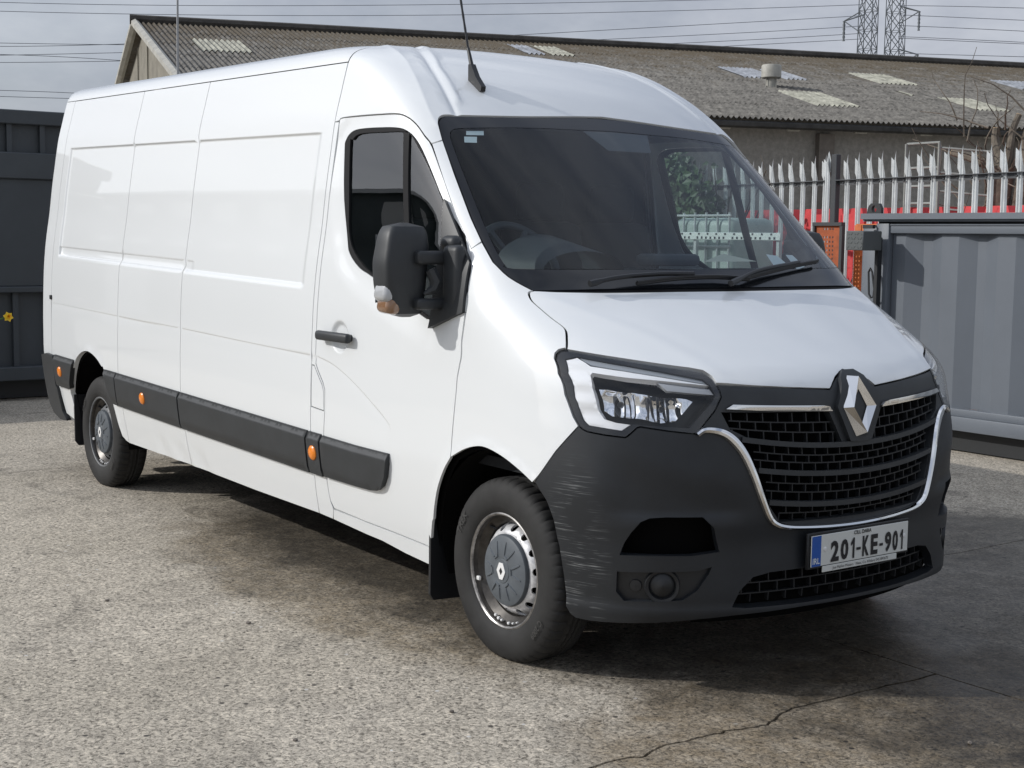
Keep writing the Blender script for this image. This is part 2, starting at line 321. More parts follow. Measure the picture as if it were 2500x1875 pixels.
def smooth_closed(p,n=4):
    p=np.array(p,float); k=len(p); o=[]
    for i in range(k):
        a,b,c,d=p[i-1],p[i],p[(i+1)%k],p[(i+2)%k]
        for j in range(n):
            t=j/n; o.append(.5*(2*b+(c-a)*t+(2*a-5*b+4*c-d)*t*t+(-a+3*b-3*c+d)*t**3))
    return np.array(o)
def area(p): x,y=p[:,0],p[:,1]; return .5*np.sum(x*np.roll(y,-1)-y*np.roll(x,-1))
def inset(p,d):
    p=np.array(p,float); 
    if area(p)<0: p=p[::-1]
    a=p-np.roll(p,1,0); b=np.roll(p,-1,0)-p
    na=np.stack([-a[:,1],a[:,0]],1); nb=np.stack([-b[:,1],b[:,0]],1)
    na/=np.maximum(np.linalg.norm(na,axis=1,keepdims=True),1e-9); nb/=np.maximum(np.linalg.norm(nb,axis=1,keepdims=True),1e-9)
    m=na+nb; l=np.maximum(np.sum(m*na,1,keepdims=True),.5); return p+m/l*d
def inside(pts,poly):
    x,y=pts[:,0],pts[:,1]; r=np.zeros(len(pts),bool); n=len(poly)
    for i in range(n):
        x1,y1=poly[i]; x2,y2=poly[(i+1)%n]
        c=((y1>y)!=(y2>y)); 
        with np.errstate(divide='ignore',invalid='ignore'): xx=(x2-x1)*(y-y1)/(y2-y1)+x1
        r^= c&(x<xx)
    return r
def segdist(pts,line):
    line=np.array(line,float); d=np.full(len(pts),9.)
    for a,b in zip(line[:-1],line[1:]):
        ab=b-a; t=np.clip(((pts-a)@ab)/max(ab@ab,1e-12),0,1); d=np.minimum(d,np.linalg.norm(pts-(a+t[:,None]*ab),axis=1))
    return d
def panel(name,poly,chart,m,parent,off=0.,h=.035,depth=.018,holes=(),disp=None,ev=(),ex=(),gap=.003,mirror=False,lines=(),seam=False):
    poly=np.array(poly,float)
    poly=inset(poly,gap) if gap else (poly if area(poly)>0 else poly[::-1])
    B=resample(poly,h*.8); H=[resample(inset(q,-gap)[::-1] if gap else (np.array(q,float)[::-1] if area(np.array(q,float))>0 else np.array(q,float)),h*.6) for q in holes]
    lo,hi=B.min(0),B.max(0)
    gx=np.unique(np.concatenate([np.arange(lo[0],hi[0],h)+.5*h,np.array(ex,float)])); gv=np.unique(np.concatenate([np.arange(lo[1],hi[1],h)+.5*h,np.array(ev,float)]))
    G=np.stack(np.meshgrid(gx,gv),-1).reshape(-1,2); G=G[inside(G,B)]
    for q in H: G=G[~inside(G,q)]
    if len(lines):
        ex_=np.vstack([resample(l,h*.6,False) for l in lines]); ex_=ex_[inside(ex_,B)]
        for q in H: ex_=ex_[~inside(ex_,q)]
        if len(ex_):
            G=G[np.min(np.linalg.norm(G[:,None]-ex_[None],axis=2),axis=1)>h*.4] if len(G)*len(ex_)<4e7 else G
            G=np.vstack([G,ex_])
    for q in [B]+H: 
        if len(G): G=G[segdist(G,np.vstack([q,q[:1]]))>min(.3*h,.006)]
    loops=[B]+H; pts=np.vstack(loops+[G]); E=[]; o=0
    for q in loops: E+=[(o+i,o+(i+1)%len(q)) for i in range(len(q))]; o+=len(q)
    vv,_,ff,_,_,_=delaunay_2d_cdt([Vector(p) for p in pts],E,[],0,1e-6)
    c=np.array([tuple(p) for p in vv]); T=np.array([f for f in ff])
    cen=c[T].mean(1); k=inside(cen,B)
    for q in H: k&=~inside(cen,q)
    T=T[k]
    def F(cc):
        p=chart(cc); n=nrm(chart,cc)*chart.sign
        return p+n*(off+(disp(cc) if disp else 0.))[:,None] if disp else p+n*off
    e=1e-3
    P=F(c); a=F(c+[e,0])-F(c-[e,0]); b=F(c+[0,e])-F(c-[0,e]); n=np.cross(a,b)*chart.sign; n/=np.maximum(np.linalg.norm(n,axis=1,keepdims=True),1e-9)
    if chart.sign<0: T=T[:,::-1]
    V=[P];NN=[n];FA=[tuple(t) for t in T]; o=len(P)
    if depth:
        for q in loops:
            t=np.roll(q,-1,0)-np.roll(q,1,0); od=np.stack([t[:,1],-t[:,0]],1); od/=np.maximum(np.linalg.norm(od,axis=1,keepdims=True),1e-9)
            p0=F(q); nn=N(chart,q); p1=F(q+od*1e-3)-p0; p1/=np.maximum(np.linalg.norm(p1,axis=1,keepdims=True),1e-9)
            V+=[p0,p0-nn*depth]; NN+=[p1,p1]; k=len(q)
            for i in range(k):
                j=(i+1)%k; f=(o+i,o+k+i,o+k+j,o+j); FA.append(f if chart.sign>0 else f[::-1])
            o+=2*k
    V=np.vstack(V);NN=np.vstack(NN)
    def mk(sg):
        me=bpy.data.meshes.new(name); W=V*[1,sg,1]; f=FA if sg>0 else [x[::-1] for x in FA]
        me.from_pydata(W.tolist(),[],f); me.polygons.foreach_set('use_smooth',[True]*len(f)); me.update()
        me.normals_split_custom_set_from_vertices((NN*[1,sg,1]).tolist())
        return me
    ob=link(name,mk(1),m,parent)
    if seam:
        pr=panel('shut_line',inset(poly,-.016),chart,'void_black',ob,off=off-.029,h=.05,depth=0,holes=[inset(poly,.02)],gap=0,mirror=False)
    if mirror:
        o2=link(name,mk(-1),m,parent)
        if seam: q=link('shut_line',pr.data,None,o2); q.scale.y=-1
        return ob,o2
    return ob
def mirror_mesh(ob,parent=None):
    "copy of a part reflected to the other side of the van"
    me=ob.data.copy(); bm=bmesh.new(); bm.from_mesh(me)
    for v in bm.verts: v.co.y=-v.co.y
    bmesh.ops.reverse_faces(bm,faces=bm.faces[:]); bm.to_mesh(me); bm.free()
    return link(ob.name.split('.')[0],me,None,parent or ob.parent)
def sym(half):
    "half outline running from the centre line to the centre line on the right side -> closed symmetric polygon"
    h=np.array(half,float); l=h[::-1]*[-1,1]; return np.vstack([h,l[1:-1] if abs(h[0][0])<1e-6 and abs(h[-1][0])<1e-6 else l])

# ================================================================== ground
def concrete_mat():
    m=bpy.data.materials.new('concrete'); m.use_nodes=True; t=m.node_tree; b=t.nodes['Principled BSDF']; L=t.links.new
    g=t.nodes.new('ShaderNodeNewGeometry'); pos=g.outputs['Position']
    def noise(s,d=4,r=.6,dist=0.,v=None):
        n=t.nodes.new('ShaderNodeTexNoise'); n.inputs['Scale'].default_value=s; n.inputs['Detail'].default_value=d; n.inputs['Roughness'].default_value=r; n.inputs['Distortion'].default_value=dist; L(v or pos,n.inputs['Vector']); return n.outputs['Fac']
    def ramp(f,p):
        r=t.nodes.new('ShaderNodeValToRGB'); e=r.color_ramp.elements
        while len(e)<len(p): e.new(.5)
        for q,(a,c) in zip(e,p): q.position=a; q.color=(*c,1) if hasattr(c,'__len__') else (c,c,c,1)
        L(f,r.inputs['Fac']); return r.outputs['Color']
    def mix(a,b_,f,mode='MIX'):
        x=t.nodes.new('ShaderNodeMix'); x.data_type='RGBA'; x.blend_type=mode
        for s,k in ((a,6),(b_,7)):
            if hasattr(s,'is_linked'): L(s,x.inputs[k])
            else: x.inputs[k].default_value=(*s,1)
        if hasattr(f,'is_linked'): L(f,x.inputs[0])
        else: x.inputs[0].default_value=f
        return x.outputs[2]
    def math_(op,a,b_):
        x=t.nodes.new('ShaderNodeMath'); x.operation=op; x.use_clamp=(op!='SUBTRACT')
        for s,k in ((a,0),(b_,1)):
            if hasattr(s,'is_linked'): L(s,x.inputs[k])
            else: x.inputs[k].default_value=s
        return x.outputs[0]
    base=ramp(noise(.55,6,.6),[(.30,(.415,.375,.308)),(.55,(.495,.450,.378)),(.75,(.54,.498,.427))])
    fine=noise(62,4,.8,.8)
    speck=ramp(fine,[(.37,(.20,.19,.17)),(.46,(.70,.69,.67)),(.55,(1.12,1.10,1.07)),(.67,(1.6,1.57,1.51))])
    c=mix(base,speck,1.0,'MULTIPLY')
    v=t.nodes.new('ShaderNodeTexVoronoi'); v.inputs['Scale'].default_value=55; L(pos,v.inputs['Vector'])
    chip=ramp(v.outputs['Distance'],[(.0,1.),(.16,1.),(.24,0.)]); pick=ramp(noise(60,2),[(.60,0.),(.66,1.)])
    c=mix(c,(.10,.085,.07),math_('MULTIPLY',chip,pick))
    v2=t.nodes.new('ShaderNodeTexVoronoi'); v2.inputs['Scale'].default_value=19; v2.inputs['Randomness'].default_value=1.0; L(pos,v2.inputs['Vector'])
    sp2=t.nodes.new('ShaderNodeSeparateColor'); L(v2.outputs['Color'],sp2.inputs[0])
    c=mix(c,(.07,.062,.052),math_('MULTIPLY',ramp(v2.outputs['Distance'],[(.0,1.),(.14,1.),(.20,0.)]),ramp(sp2.outputs[0],[(.86,0.),(.88,1.)])))
    c=mix(c,(.62,.60,.56),math_('MULTIPLY',ramp(v2.outputs['Distance'],[(.0,1.),(.12,1.),(.17,0.)]),ramp(sp2.outputs[1],[(.93,0.),(.95,1.)])))
    oil=ramp(noise(2.7,3,.5,.4),[(.30,.62),(.36,1.)]); c=mix(c,oil,.75,'MULTIPLY')
    mid=ramp(noise(11,4,.7),[(.30,.78),(.60,1.06)]); c=mix(c,mid,1.0,'MULTIPLY')
    old=ramp(noise(1.9,5,.7,.8),[(.52,1.),(.66,.72)]); c=mix(c,old,.8,'MULTIPLY')
    # wet patches left where the van was washed, with its shade painted in too
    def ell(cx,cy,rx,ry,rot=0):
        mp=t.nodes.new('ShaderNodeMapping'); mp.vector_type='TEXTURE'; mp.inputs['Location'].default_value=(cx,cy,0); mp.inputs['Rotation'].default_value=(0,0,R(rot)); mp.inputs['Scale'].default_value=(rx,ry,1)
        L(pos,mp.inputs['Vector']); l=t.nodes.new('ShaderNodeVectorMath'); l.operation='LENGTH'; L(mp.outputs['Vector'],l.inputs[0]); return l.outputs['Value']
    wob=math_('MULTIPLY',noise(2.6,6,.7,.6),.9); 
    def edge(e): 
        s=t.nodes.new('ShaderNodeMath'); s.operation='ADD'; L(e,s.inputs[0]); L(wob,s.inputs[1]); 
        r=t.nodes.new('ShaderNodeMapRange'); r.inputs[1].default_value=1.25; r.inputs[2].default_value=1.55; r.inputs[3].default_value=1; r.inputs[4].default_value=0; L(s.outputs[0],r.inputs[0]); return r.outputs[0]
    d1=edge(ell(-1.45,-.78,1.75,.62,-3)); d2=edge(ell(1.45,-.30,1.05,1.25,10)); d3=edge(ell(1.9,1.3,2.2,1.9,0)); d4=edge(ell(.1,2.4,1.6,1.1,30)); van_shade=edge(ell(-1.2,.1,3.0,1.15,0))  # last mask paints the van's own shade onto the ground beneath it
    damp_shade=math_('MAXIMUM',math_('MAXIMUM',d1,d2),math_('MAXIMUM',math_('MAXIMUM',d3,d4),van_shade))
    dk=math_('MULTIPLY',damp_shade,ramp(noise(6,4,.7),[(.2,.72),(.7,1.)]))
    front=math_('MAXIMUM',d3,math_('MAXIMUM',d4,van_shade)); c=mix(c,mix(c,(.46,.405,.325),1.0,'MULTIPLY'),math_('MULTIPLY',d2,ramp(noise(10,5,.8),[(.3,.55),(.6,1.)]))); d1=math_('MULTIPLY',d1,ramp(noise(14,5,.8),[(.3,.45),(.6,1.)])); c=mix(c,mix(c,(.52,.475,.40),1.0,'MULTIPLY'),d1); c=mix(c,mix(c,(.235,.23,.222),1.0,'MULTIPLY'),math_('MULTIPLY',front,ramp(noise(7,5,.75),[(.25,.7),(.6,1.)])))  # front multiplier darkens wet concrete and the van's shadow area together
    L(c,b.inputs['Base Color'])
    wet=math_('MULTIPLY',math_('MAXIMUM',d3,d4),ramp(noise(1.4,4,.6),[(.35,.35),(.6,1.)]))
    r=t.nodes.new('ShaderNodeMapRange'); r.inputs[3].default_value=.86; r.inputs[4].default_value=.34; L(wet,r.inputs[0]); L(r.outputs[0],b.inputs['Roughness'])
    bp=t.nodes.new('ShaderNodeBump'); bp.inputs['Strength'].default_value=.55; bp.inputs['Distance'].default_value=.006; L(fine,bp.inputs['Height'])
    bp2=t.nodes.new('ShaderNodeBump'); bp2.inputs['Strength'].default_value=.4; bp2.inputs['Distance'].default_value=.02; L(noise(9,3),bp2.inputs['Height']); L(bp.outputs['Normal'],bp2.inputs['Normal']); L(bp2.outputs['Normal'],b.inputs['Normal'])
    MATS['concrete']=m
concrete_mat()
mat('joint_dirt',(.045,.038,.03),.95)
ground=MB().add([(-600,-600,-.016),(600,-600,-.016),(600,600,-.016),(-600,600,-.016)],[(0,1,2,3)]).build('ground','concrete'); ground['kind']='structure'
MB().add([(-16,-12,-.013),(10,-12,-.013),(10,12,-.013),(-16,12,-.013)],[(0,1,2,3)]).build('joint_filling','joint_dirt',ground)
def jag(p,q,n,amp,seed):
    r=random.Random(seed); o=[]
    for i in range(n+1):
        f=i/n; x=p[0]+(q[0]-p[0])*f; y=p[1]+(q[1]-p[1])*f
        if 0<i<n:
            if abs(q[0]-p[0])>abs(q[1]-p[1]): y+=r.uniform(-amp,amp)
            else: x+=r.uniform(-amp,amp)
        o.append((x,y))
    return o
XJ=[-15,-10.0,-5.1,-.2,4.7,9.6]; YJ=[-11.3,-7.45,-3.6,.26,4.12,7.98,11.9]
crack=[(1.03,-3.6),(1.06,-3.0),(1.01,-2.5),(1.05,-2.0),(1.03,-1.6),(1.04,-1.36),(1.04,-1.22),(1.06,-1.18),(1.02,-1.06),(1.03,-.94),(1.035,-.86),(1.04,-.79),(1.065,-.70),(1.07,-.66),(1.03,-.57),(1.0,-.47),(1.01,-.30),(1.02,-.06),(1.03,.10),(1.03,.26)]
def slab(poly,g):
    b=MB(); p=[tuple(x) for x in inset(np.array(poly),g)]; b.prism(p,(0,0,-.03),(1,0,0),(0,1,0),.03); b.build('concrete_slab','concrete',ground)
for i in range(len(XJ)-1):
    for j in range(len(YJ)-1):
        x0,x1,y0,y1=XJ[i],XJ[i+1],YJ[j],YJ[j+1]; g=.0035
        e=lambda p,q,s:jag(p,q,24,.004,s)[:-1]
        kx=lambda ii,jj:1000+ii*31+jj*7; ky=lambda ii,jj:5000+ii*31+jj*7
        bot=jag((x0,y0),(x1,y0),30,.005,kx(i,j)); top=jag((x0,y1),(x1,y1),30,.005,kx(i,j+1)); lef=jag((x0,y0),(x0,y1),24,.005,ky(i,j)); rig=jag((x1,y0),(x1,y1),24,.005,ky(i+1,j))
        if i==2 and j==2: continue
        if i==3 and j==2:
            x0=XJ[2]; bot=jag((x0,y0),(x1,y0),60,.005,9001); top=jag((x0,y1),(XJ[3],y1),30,.005,kx(2,j+1))[:-1]+jag((XJ[3],y1),(x1,y1),30,.005,kx(3,j+1)); lef=jag((x0,y0),(x0,y1),24,.005,ky(2,j))
            ck=[]
            for a,b_ in zip(crack[:-1],crack[1:]):
                ck+=[a]+[(a[0]+(b_[0]-a[0])*f+random.uniform(-.008,.008),a[1]+(b_[1]-a[1])*f) for f in (.33,.66)]
            ck.append(crack[-1])
            slab([p for p in bot if p[0]<1.03]+ck+[p for p in top[::-1] if p[0]<1.03]+lef[::-1][1:-1],.0055); slab([p for p in bot if p[0]>1.03]+rig[1:-1]+[p for p in top[::-1] if p[0]>1.03]+ck[::-1],.0055)
        else: slab(bot[:-1]+rig[:-1]+top[::-1][:-1]+lef[::-1][:-1],g)
# small stones lying about
mat('stone',(.16,.14,.12),.9)
for i,(x,y,s) in enumerate([(-.95,-1.55,.012),(1.5,-1.9,.010),(.35,-2.0,.009),(1.9,-.6,.011),(2.3,-1.5,.012),(.4,-1.45,.011),(-1.6,-1.9,.010),(1.55,-.25,.012),(2.2,.1,.010)]):
    bm=bmesh.new(); bmesh.ops.create_icosphere(bm,subdivisions=1,radius=s)
    for v in bm.verts: v.co*=random.uniform(.7,1.2); v.co.z*=.6
    me=bpy.data.meshes.new('pebble'); bm.to_mesh(me); bm.free(); o=link('pebble',me,'stone'); o.location=(x,y,s*.4); tag(o,'small dark pebble lying loose on the concrete','pebble','pebbles on the concrete')
# ================================================================== right container
mat('container_grey',(.138,.155,.178),.45,var=(1.5,.07))
mat('container_dark',(.022,.024,.026),.5)
mat('tread_plate',(.13,.14,.14),.4,metal=.3)
gc=thing('steel_container','low grey corrugated steel container beyond the front of the van','container',(-1.6,4.9,0))
def gpart(mb,name,m): o=mb.build(name,m); o.parent=gc; o.matrix_parent_inverse=Matrix.Translation((1.6,-4.9,0)); return o
x=-2.93; pr=[(-3.05,0)]
while x<1.9:
    pr+=[(x,0),(x+.135,.050),(x+.215,.050),(x+.34,0)]; x+=.49
pr.append((2.05,0)); V=[];F=[]
for a,d in pr: V+=[(a,4.91+d,.33),(a,4.91+d,1.645)]
for i in range(len(pr)-1): F.append((i*2,i*2+2,i*2+3,i*2+1))
gpart(MB().add(V,F),'corrugated_side','container_grey')
gpart(MB().rbox((-.5,4.90,1.672),(5.15,.06,.075),.008,2).rbox((-.5,4.885,1.70),(5.1,.05,.012),.004,1),'top_rail','container_grey')
gpart(MB().rbox((-.5,4.90,.305),(5.15,.07,.055),.006,2).rbox((-.5,4.885,.225),(5.15,.09,.105),.006,2),'bottom_rail','container_grey')
gpart(MB().rbox((-3.115,4.885,.95),(.125,.06,1.52),.006,2),'corner_post','container_grey')
gpart(MB().rbox((2.12,4.9,.95),(.13,.10,1.52),.006,2),'corner_post','container_grey')
gpart(MB().rbox((-3.27,4.93,.95),(.14,.05,1.5),.006,2),'door_post','container_grey')
lid=MB(); lid.box((-.55,5.42,1.765),(5.5,1.22,.045)); lid.box((-.55,4.85,1.735),(5.5,.02,.02)); gpart(lid,'lid','container_grey'); gpart(MB().box((-.55,5.45,1.695),(5.3,1.08,.094)),'lid_shadow_filler','container_dark')  # dark filler box stands in for the shadow line under the lid
gpart(MB().box((-.5,5.52,1.0),(5.2,.95,1.3)).box((-.5,5.4,.10),(5.0,.9,.18)),'inner_box','container_dark')
gpart(MB().box((-3.345,5.42,.95),(.03,1.0,1.5)),'end_wall','container_grey')
tp=MB(); tp.rbox((-3.13,4.66,1.575),(.17,.22,.15),.006,1)
gpart(tp,'tread_plate_box','tread_plate')
tb=MB(); rr=random.Random(3)
for i in range(5):
    for j in range(4):
        M=Matrix.Rotation(R(45 if (i+j)%2 else -45),3,'Y'); tb.rbox((-3.19+i*.031,4.549,1.525+j*.034),(.026,.004,.008),.002,1,M)
gpart(tb,'tread_pattern','tread_plate')
gpart(MB().box((-3.10,4.80,1.20),(.03,.05,.80)).box((-3.23,4.83,1.685),(.10,.03,.03)),'lock_bar','container_dark')
gpart(MB().tube([(-3.19,4.80,1.33),(-3.165,4.79,1.36),(-3.145,4.79,1.33),(-3.12,4.79,1.20),(-3.125,4.79,1.14),(-3.15,4.79,1.13),(-3.17,4.79,1.16),(-3.19,4.80,1.33)],.008,6),'handle_loop','container_dark')
lug=MB()
pts=[(-.075,0),(.075,0),(.075,.05),(.05,.09),(-.035,.09),(-.06,.06)]
V=[(-3.49+a,5.20,1.788+b) for a,b in pts]
o_=MB(); ringo=[(-3.49+a,1.788+b) for a,b in pts]; rin=[(-3.488+.026*math.cos(2*math.pi*i/12),1.833+.03*math.sin(2*math.pi*i/12)) for i in range(12)]
def chl(c): return np.stack([c[:,0],np.full(len(c),5.19),c[:,1]],1)
chl.sign=1
lo=panel('lifting_lug',ringo,chl,'container_dark',None,h=.03,depth=.03,holes=[rin],gap=0); lo.parent=gc; lo.matrix_parent_inverse=Matrix.Translation((1.6,-4.9,0))
# ================================================================== left dark container
mat('dark_cladding',(.042,.050,.057),.5,var=(2,.12))
dc=thing('storage_container','dark charcoal steel storage container standing behind the rear of the van','container',(-9,0,0))
def dpart(mb,name,m='dark_cladding'): o=mb.build(name,m); o.parent=dc; o.matrix_parent_inverse=Matrix.Translation((9,0,0)); return o
dpart(MB().box((-10.3,.5,1.38),(2.4,6.1,2.36)),'box')
dpart(MB().rbox((-9.06,.5,2.60),(.10,6.2,.13),.01,1),'top_rail'); dpart(MB().rbox((-9.03,.5,2.16),(.10,6.2,.24),.01,1),'cross_band'); dpart(MB().rbox((-9.05,.5,1.55),(.06,6.2,.98),.006,1),'middle_panel')
dpart(MB().rbox((-9.03,.5,1.03),(.08,6.2,.06),.01,1),'cross_rail'); dpart(MB().rbox((-9.03,.5,.255),(.12,6.2,.13),.01,1),'bottom_rail')
y=-2.5
while y<3.5:
    dpart(MB().box((-9.07,y,2.41),(.05,.045,.26)),'rib'); dpart(MB().box((-9.07,y+.02,.66),(.05,.05,.70)),'rib'); y+=.30
dpart(MB().box((-10.2,.5,.10),(2.0,5.8,.18)),'skid_base','container_dark')
# ================================================================== palisade fence
mat('galvanised',(.58,.60,.60),.42,metal=.3,var=(6,.18))
mat('rail_grey',(.085,.09,.095),.45,var=(5,.2))
mat('post_dark',(.045,.048,.052),.5)
fy=lambda x:6.53-.154*(x+5.0)
fd=Vector((1,-.154,0)).normalized(); fn=Vector((-.154,-1,0)).normalized()   # along, towards camera
fence=thing('palisade_fence','galvanised palisade fence with split spiked tops behind the grey container','fence',(-5,6.53,0))
def fpart(o): o.parent=fence; o.matrix_parent_inverse=Matrix.Translation((5,-6.53,0)); return o
def pale_mesh(h=2.4):
    b=MB(); w=.035
    # W section pale with three-pointed head
    sec=[(-w,0),(-w*.62,.014),(-w*.25,.014),(0,.002),(w*.25,.014),(w*.62,.014),(w,0)]
    zt=[.12,.0,.08,.02,.08,.0,.12]; hgt=[h-.16,h-.075,h-.035,h,h-.04,h-.075,h-.16]
    hgt=[h-.20,h-.09,h-.05,h,h-.09,h-.06,h-.20]
    V=[];F=[]
    for (u,d),t in zip(sec,hgt): V+=[(u,d,.05),(u,d,h-.24),(u+(.012 if u>0 else -.004)*(1 if abs(u)>.02 else 0),d+(.0 if abs(u)<.02 else .012),t)]
    for i in range(6): F+=[(i*3,i*3+3,i*3+4,i*3+1),(i*3+1,i*3+4,i*3+5,i*3+2)]
    b.add(V,F); me=b.build('pale','galvanised').data; return me
pm=pale_mesh(); bpy.data.objects.remove(bpy.data.objects['pale'])
ang=math.atan2(fd.y,fd.x); k=0
for x in np.arange(-9.45-4*.1622*7,4.2,.1622):
    o=bpy.data.objects.new('pale',pm); C.objects.link(o); fpart(o); o.location=(x,fy(x)-.03,random.uniform(-.012,.012)); o.rotation_euler=(0,random.uniform(-.008,.008),ang+math.pi)
for za in (2.145,.45):
    for xa,xb in ((-13.94,-9.53),(-9.47,-5.09),(-5.03,-.33),(-.27,4.2)):
        mid=Vector(((xa+xb)/2,(fy(xa)+fy(xb))/2+.0,za)); l=(Vector((xb,fy(xb),0))-Vector((xa,fy(xa),0))).length
        M=Matrix.Rotation(ang,3,'Z'); b=MB().box(mid+Vector((0,-.055,0)),(l,.05,.007),M).box(mid+Vector((0,-.055+.022,-.022)),(l,.006,.05),M); fpart(b.build('rail','rail_grey'))
        q=xa+.1
        bb_=MB()
        while q<xb: bb_.rbox((q,fy(q)-.065,za-.03),(.018,.018,.018),.004,1); q+=.1622
        bo=fpart(bb_.build('bolt','post_dark')); bo['kind']='stuff'
for x in (-13.95,-9.5,-5.06,-.3,4.2):
    fpart(MB().rbox((x,fy(x)-.05,1.2),(.075,.06,2.38),.006,1,Matrix.Rotation(ang,3,'Z')).build('post','post_dark'))
    fpart(MB().prism([(-.03,0),(.03,0),(.03,.12),(.0,.20),(-.03,.12)],(x-.07,fy(x)-.07,2.22),(fd.x,fd.y,0),(0,0,1),.004).build('cover_pale','galvanised'))
    o=bpy.data.objects.new('pale',pm); C.objects.link(o); fpart(o); o.location=(x-.075,fy(x)-.075,.01); o.rotation_euler=(0,0,ang+math.pi)
# ================================================================== things round the fence
mat('barrier_red',(.62,.06,.065),.5,var=(4,.15))
for i,x in enumerate(np.arange(-7.4,-.5,1.15)):
    for lv in (0,1):
        b=MB(); z0=.0+lv*.985; h=.93
        b.prism([(-.54,0),(.54,0),(.54,.30),(.50,.36),(.50,.80),(.46,h),(.30,h),(.28,h-.06),(.16,h-.06),(.14,h),(-.12,h),(-.14,h-.06),(-.30,h-.06),(-.32,h),(-.46,h),(-.50,.80),(-.50,.36),(-.54,.30)],(x,7.62-.154*(x+5),z0),(fd.x,fd.y,0),(0,0,1),-.36)
        b.box((x,7.60-.154*(x+5)-.01,z0+.55),(.10,.05,.5)); b.box((x+.3,7.60-.154*(x+5)-.01,z0+.55),(.06,.04,.5))
        o=b.build('plastic_barrier','barrier_red'); tag(o,'%s red plastic barrier from the left in the %s row behind the fence'%(['first','second','third','fourth','fifth','sixth','seventh'][i],'upper' if lv else 'lower'),'barrier','red barriers behind the fence')
        mat('letter_dark',(.20,.02,.02),.6)
mat('rust_orange',(.34,.075,.018),.65,var=(20,.25),bump=(40,.3,.002))
mat('orange_paint',(.62,.17,.045),.6,var=(9,.3))
rp_=thing('perforated_panel','rust orange steel panel with rows of square holes beside the grey container','panel',(-4.2,5.48,0))
def rect(cx,cz,w,h): return [(cx-w/2,cz-h/2),(cx+w/2,cz-h/2),(cx+w/2,cz+h/2),(cx-w/2,cz+h/2)]
def chp(c): return np.stack([c[:,0],np.full(len(c),5.47),c[:,1]],1)
chp.sign=1
hol=[]
for r_,z in enumerate((1.672,1.60,1.562,1.525,1.488,1.452,1.416,1.380,1.343)):
    for q in range(4): hol.append(rect(-4.262+q*.033,z,.015,.018))
o=panel('sheet',rect(-4.215,1.20,.285,1.00),chp,'rust_orange',rp_,h=.2,depth=.006,holes=hol,gap=0); o.matrix_parent_inverse=Matrix.Translation((4.2,-5.48,0))
b=MB(); b.box((-4.215,5.47,1.715),(.33,.05,.03)); b.box((-4.06,5.47,.85),(.03,.04,1.7)); b.box((-4.37,5.47,.85),(.02,.04,1.7)); b.each('frame','post_dark',lambda o:(setattr(o,'parent',rp_),setattr(o,'matrix_parent_inverse',Matrix.Translation((4.2,-5.48,0)))))
fr=thing('welded_frame','orange painted steel frame with cross bars beside the perforated panel','frame',(-3.95,5.72,0))
b=MB(); b.box((-4.10,5.74,.86),(.07,.05,1.70)); b.box((-3.62,5.74,.86),(.05,.05,1.70)); b.box((-3.85,5.742,1.69),(.55,.04,.06)); b.each('upright','orange_paint',lambda o:(setattr(o,'parent',fr),setattr(o,'matrix_parent_inverse',Matrix.Translation((3.95,-5.72,0)))))
for z in (1.42,1.13,.6): o=MB().box((-3.85,5.738,z),(.43,.035,.045)).build('cross_bar','orange_paint',fr); o.matrix_parent_inverse=Matrix.Translation((3.95,-5.72,0))
mat('cage_white',(.27,.275,.255),.55,var=(8,.2))
cg=thing('wire_cage','off-white tubular cage frame leaning up behind the fence','cage',(-4.9,7.58,0))
b=MB()
for x in (-5.10,-4.70): b.tube([(x,7.58,0),(x+.0,7.56,2.54)],.016,6)
for x in (-4.45,-4.25): b.tube([(x,7.78,0),(x,7.78,2.44)],.012,6)
b.each('upright','cage_white',lambda o:(setattr(o,'parent',cg),setattr(o,'matrix_parent_inverse',Matrix.Translation((4.9,-7.58,0)))))
b=MB()
for z in (2.54,2.30,2.12,1.95,1.3,.6): b.tube([(-5.10,7.57,z),(-4.70,7.57,z)],.013,6); b.tube([(-4.70,7.57,z-.05),(-4.25,7.78,z-.1)],.010,6)
b.each('cross_tube','cage_white',lambda o:(setattr(o,'parent',cg),setattr(o,'matrix_parent_inverse',Matrix.Translation((4.9,-7.58,0)))))
mat('tank_plastic',(.40,.46,.43),.45,var=(5,.1))
tk=thing('liquid_tank','translucent white bulk liquid tank seen through the van windscreen','tank',(-6.1,6.0,0))
o=MB().rbox((-6.05,6.0,1.28),(.85,.6,1.0),.08,3).build('bottle','tank_plastic',tk); o.matrix_parent_inverse=Matrix.Translation((6.1,-6.0,0))
for i in range(6):
    x=-6.45+i*.16; o=MB().tube([(x,5.68,.78),(x,5.68,1.83)],.012,6).build('cage_tube','galvanised',tk); o.matrix_parent_inverse=Matrix.Translation((6.1,-6.0,0))
for z in (.85,1.15,1.5,1.80): o=MB().tube([(-6.48,5.67,z),(-5.62,5.67,z)],.011,6).build('cage_tube','galvanised',tk); o.matrix_parent_inverse=Matrix.Translation((6.1,-6.0,0))
o=MB().box((-6.05,6.0,.70),(.95,.7,.12)).box((-6.05,6.0,.35),(.9,.6,.6)).build('pallet','post_dark',tk); o.matrix_parent_inverse=Matrix.Translation((6.1,-6.0,0))
rb=MB().rbox((-6.95,5.55,1.62),(.34,.2,.22),.02,2).box((-6.95,5.55,.75),(.3,.16,1.5)).build('red_cabinet','barrier_red'); tag(rb,'small dark red cabinet seen through the passenger window of the van','cabinet')

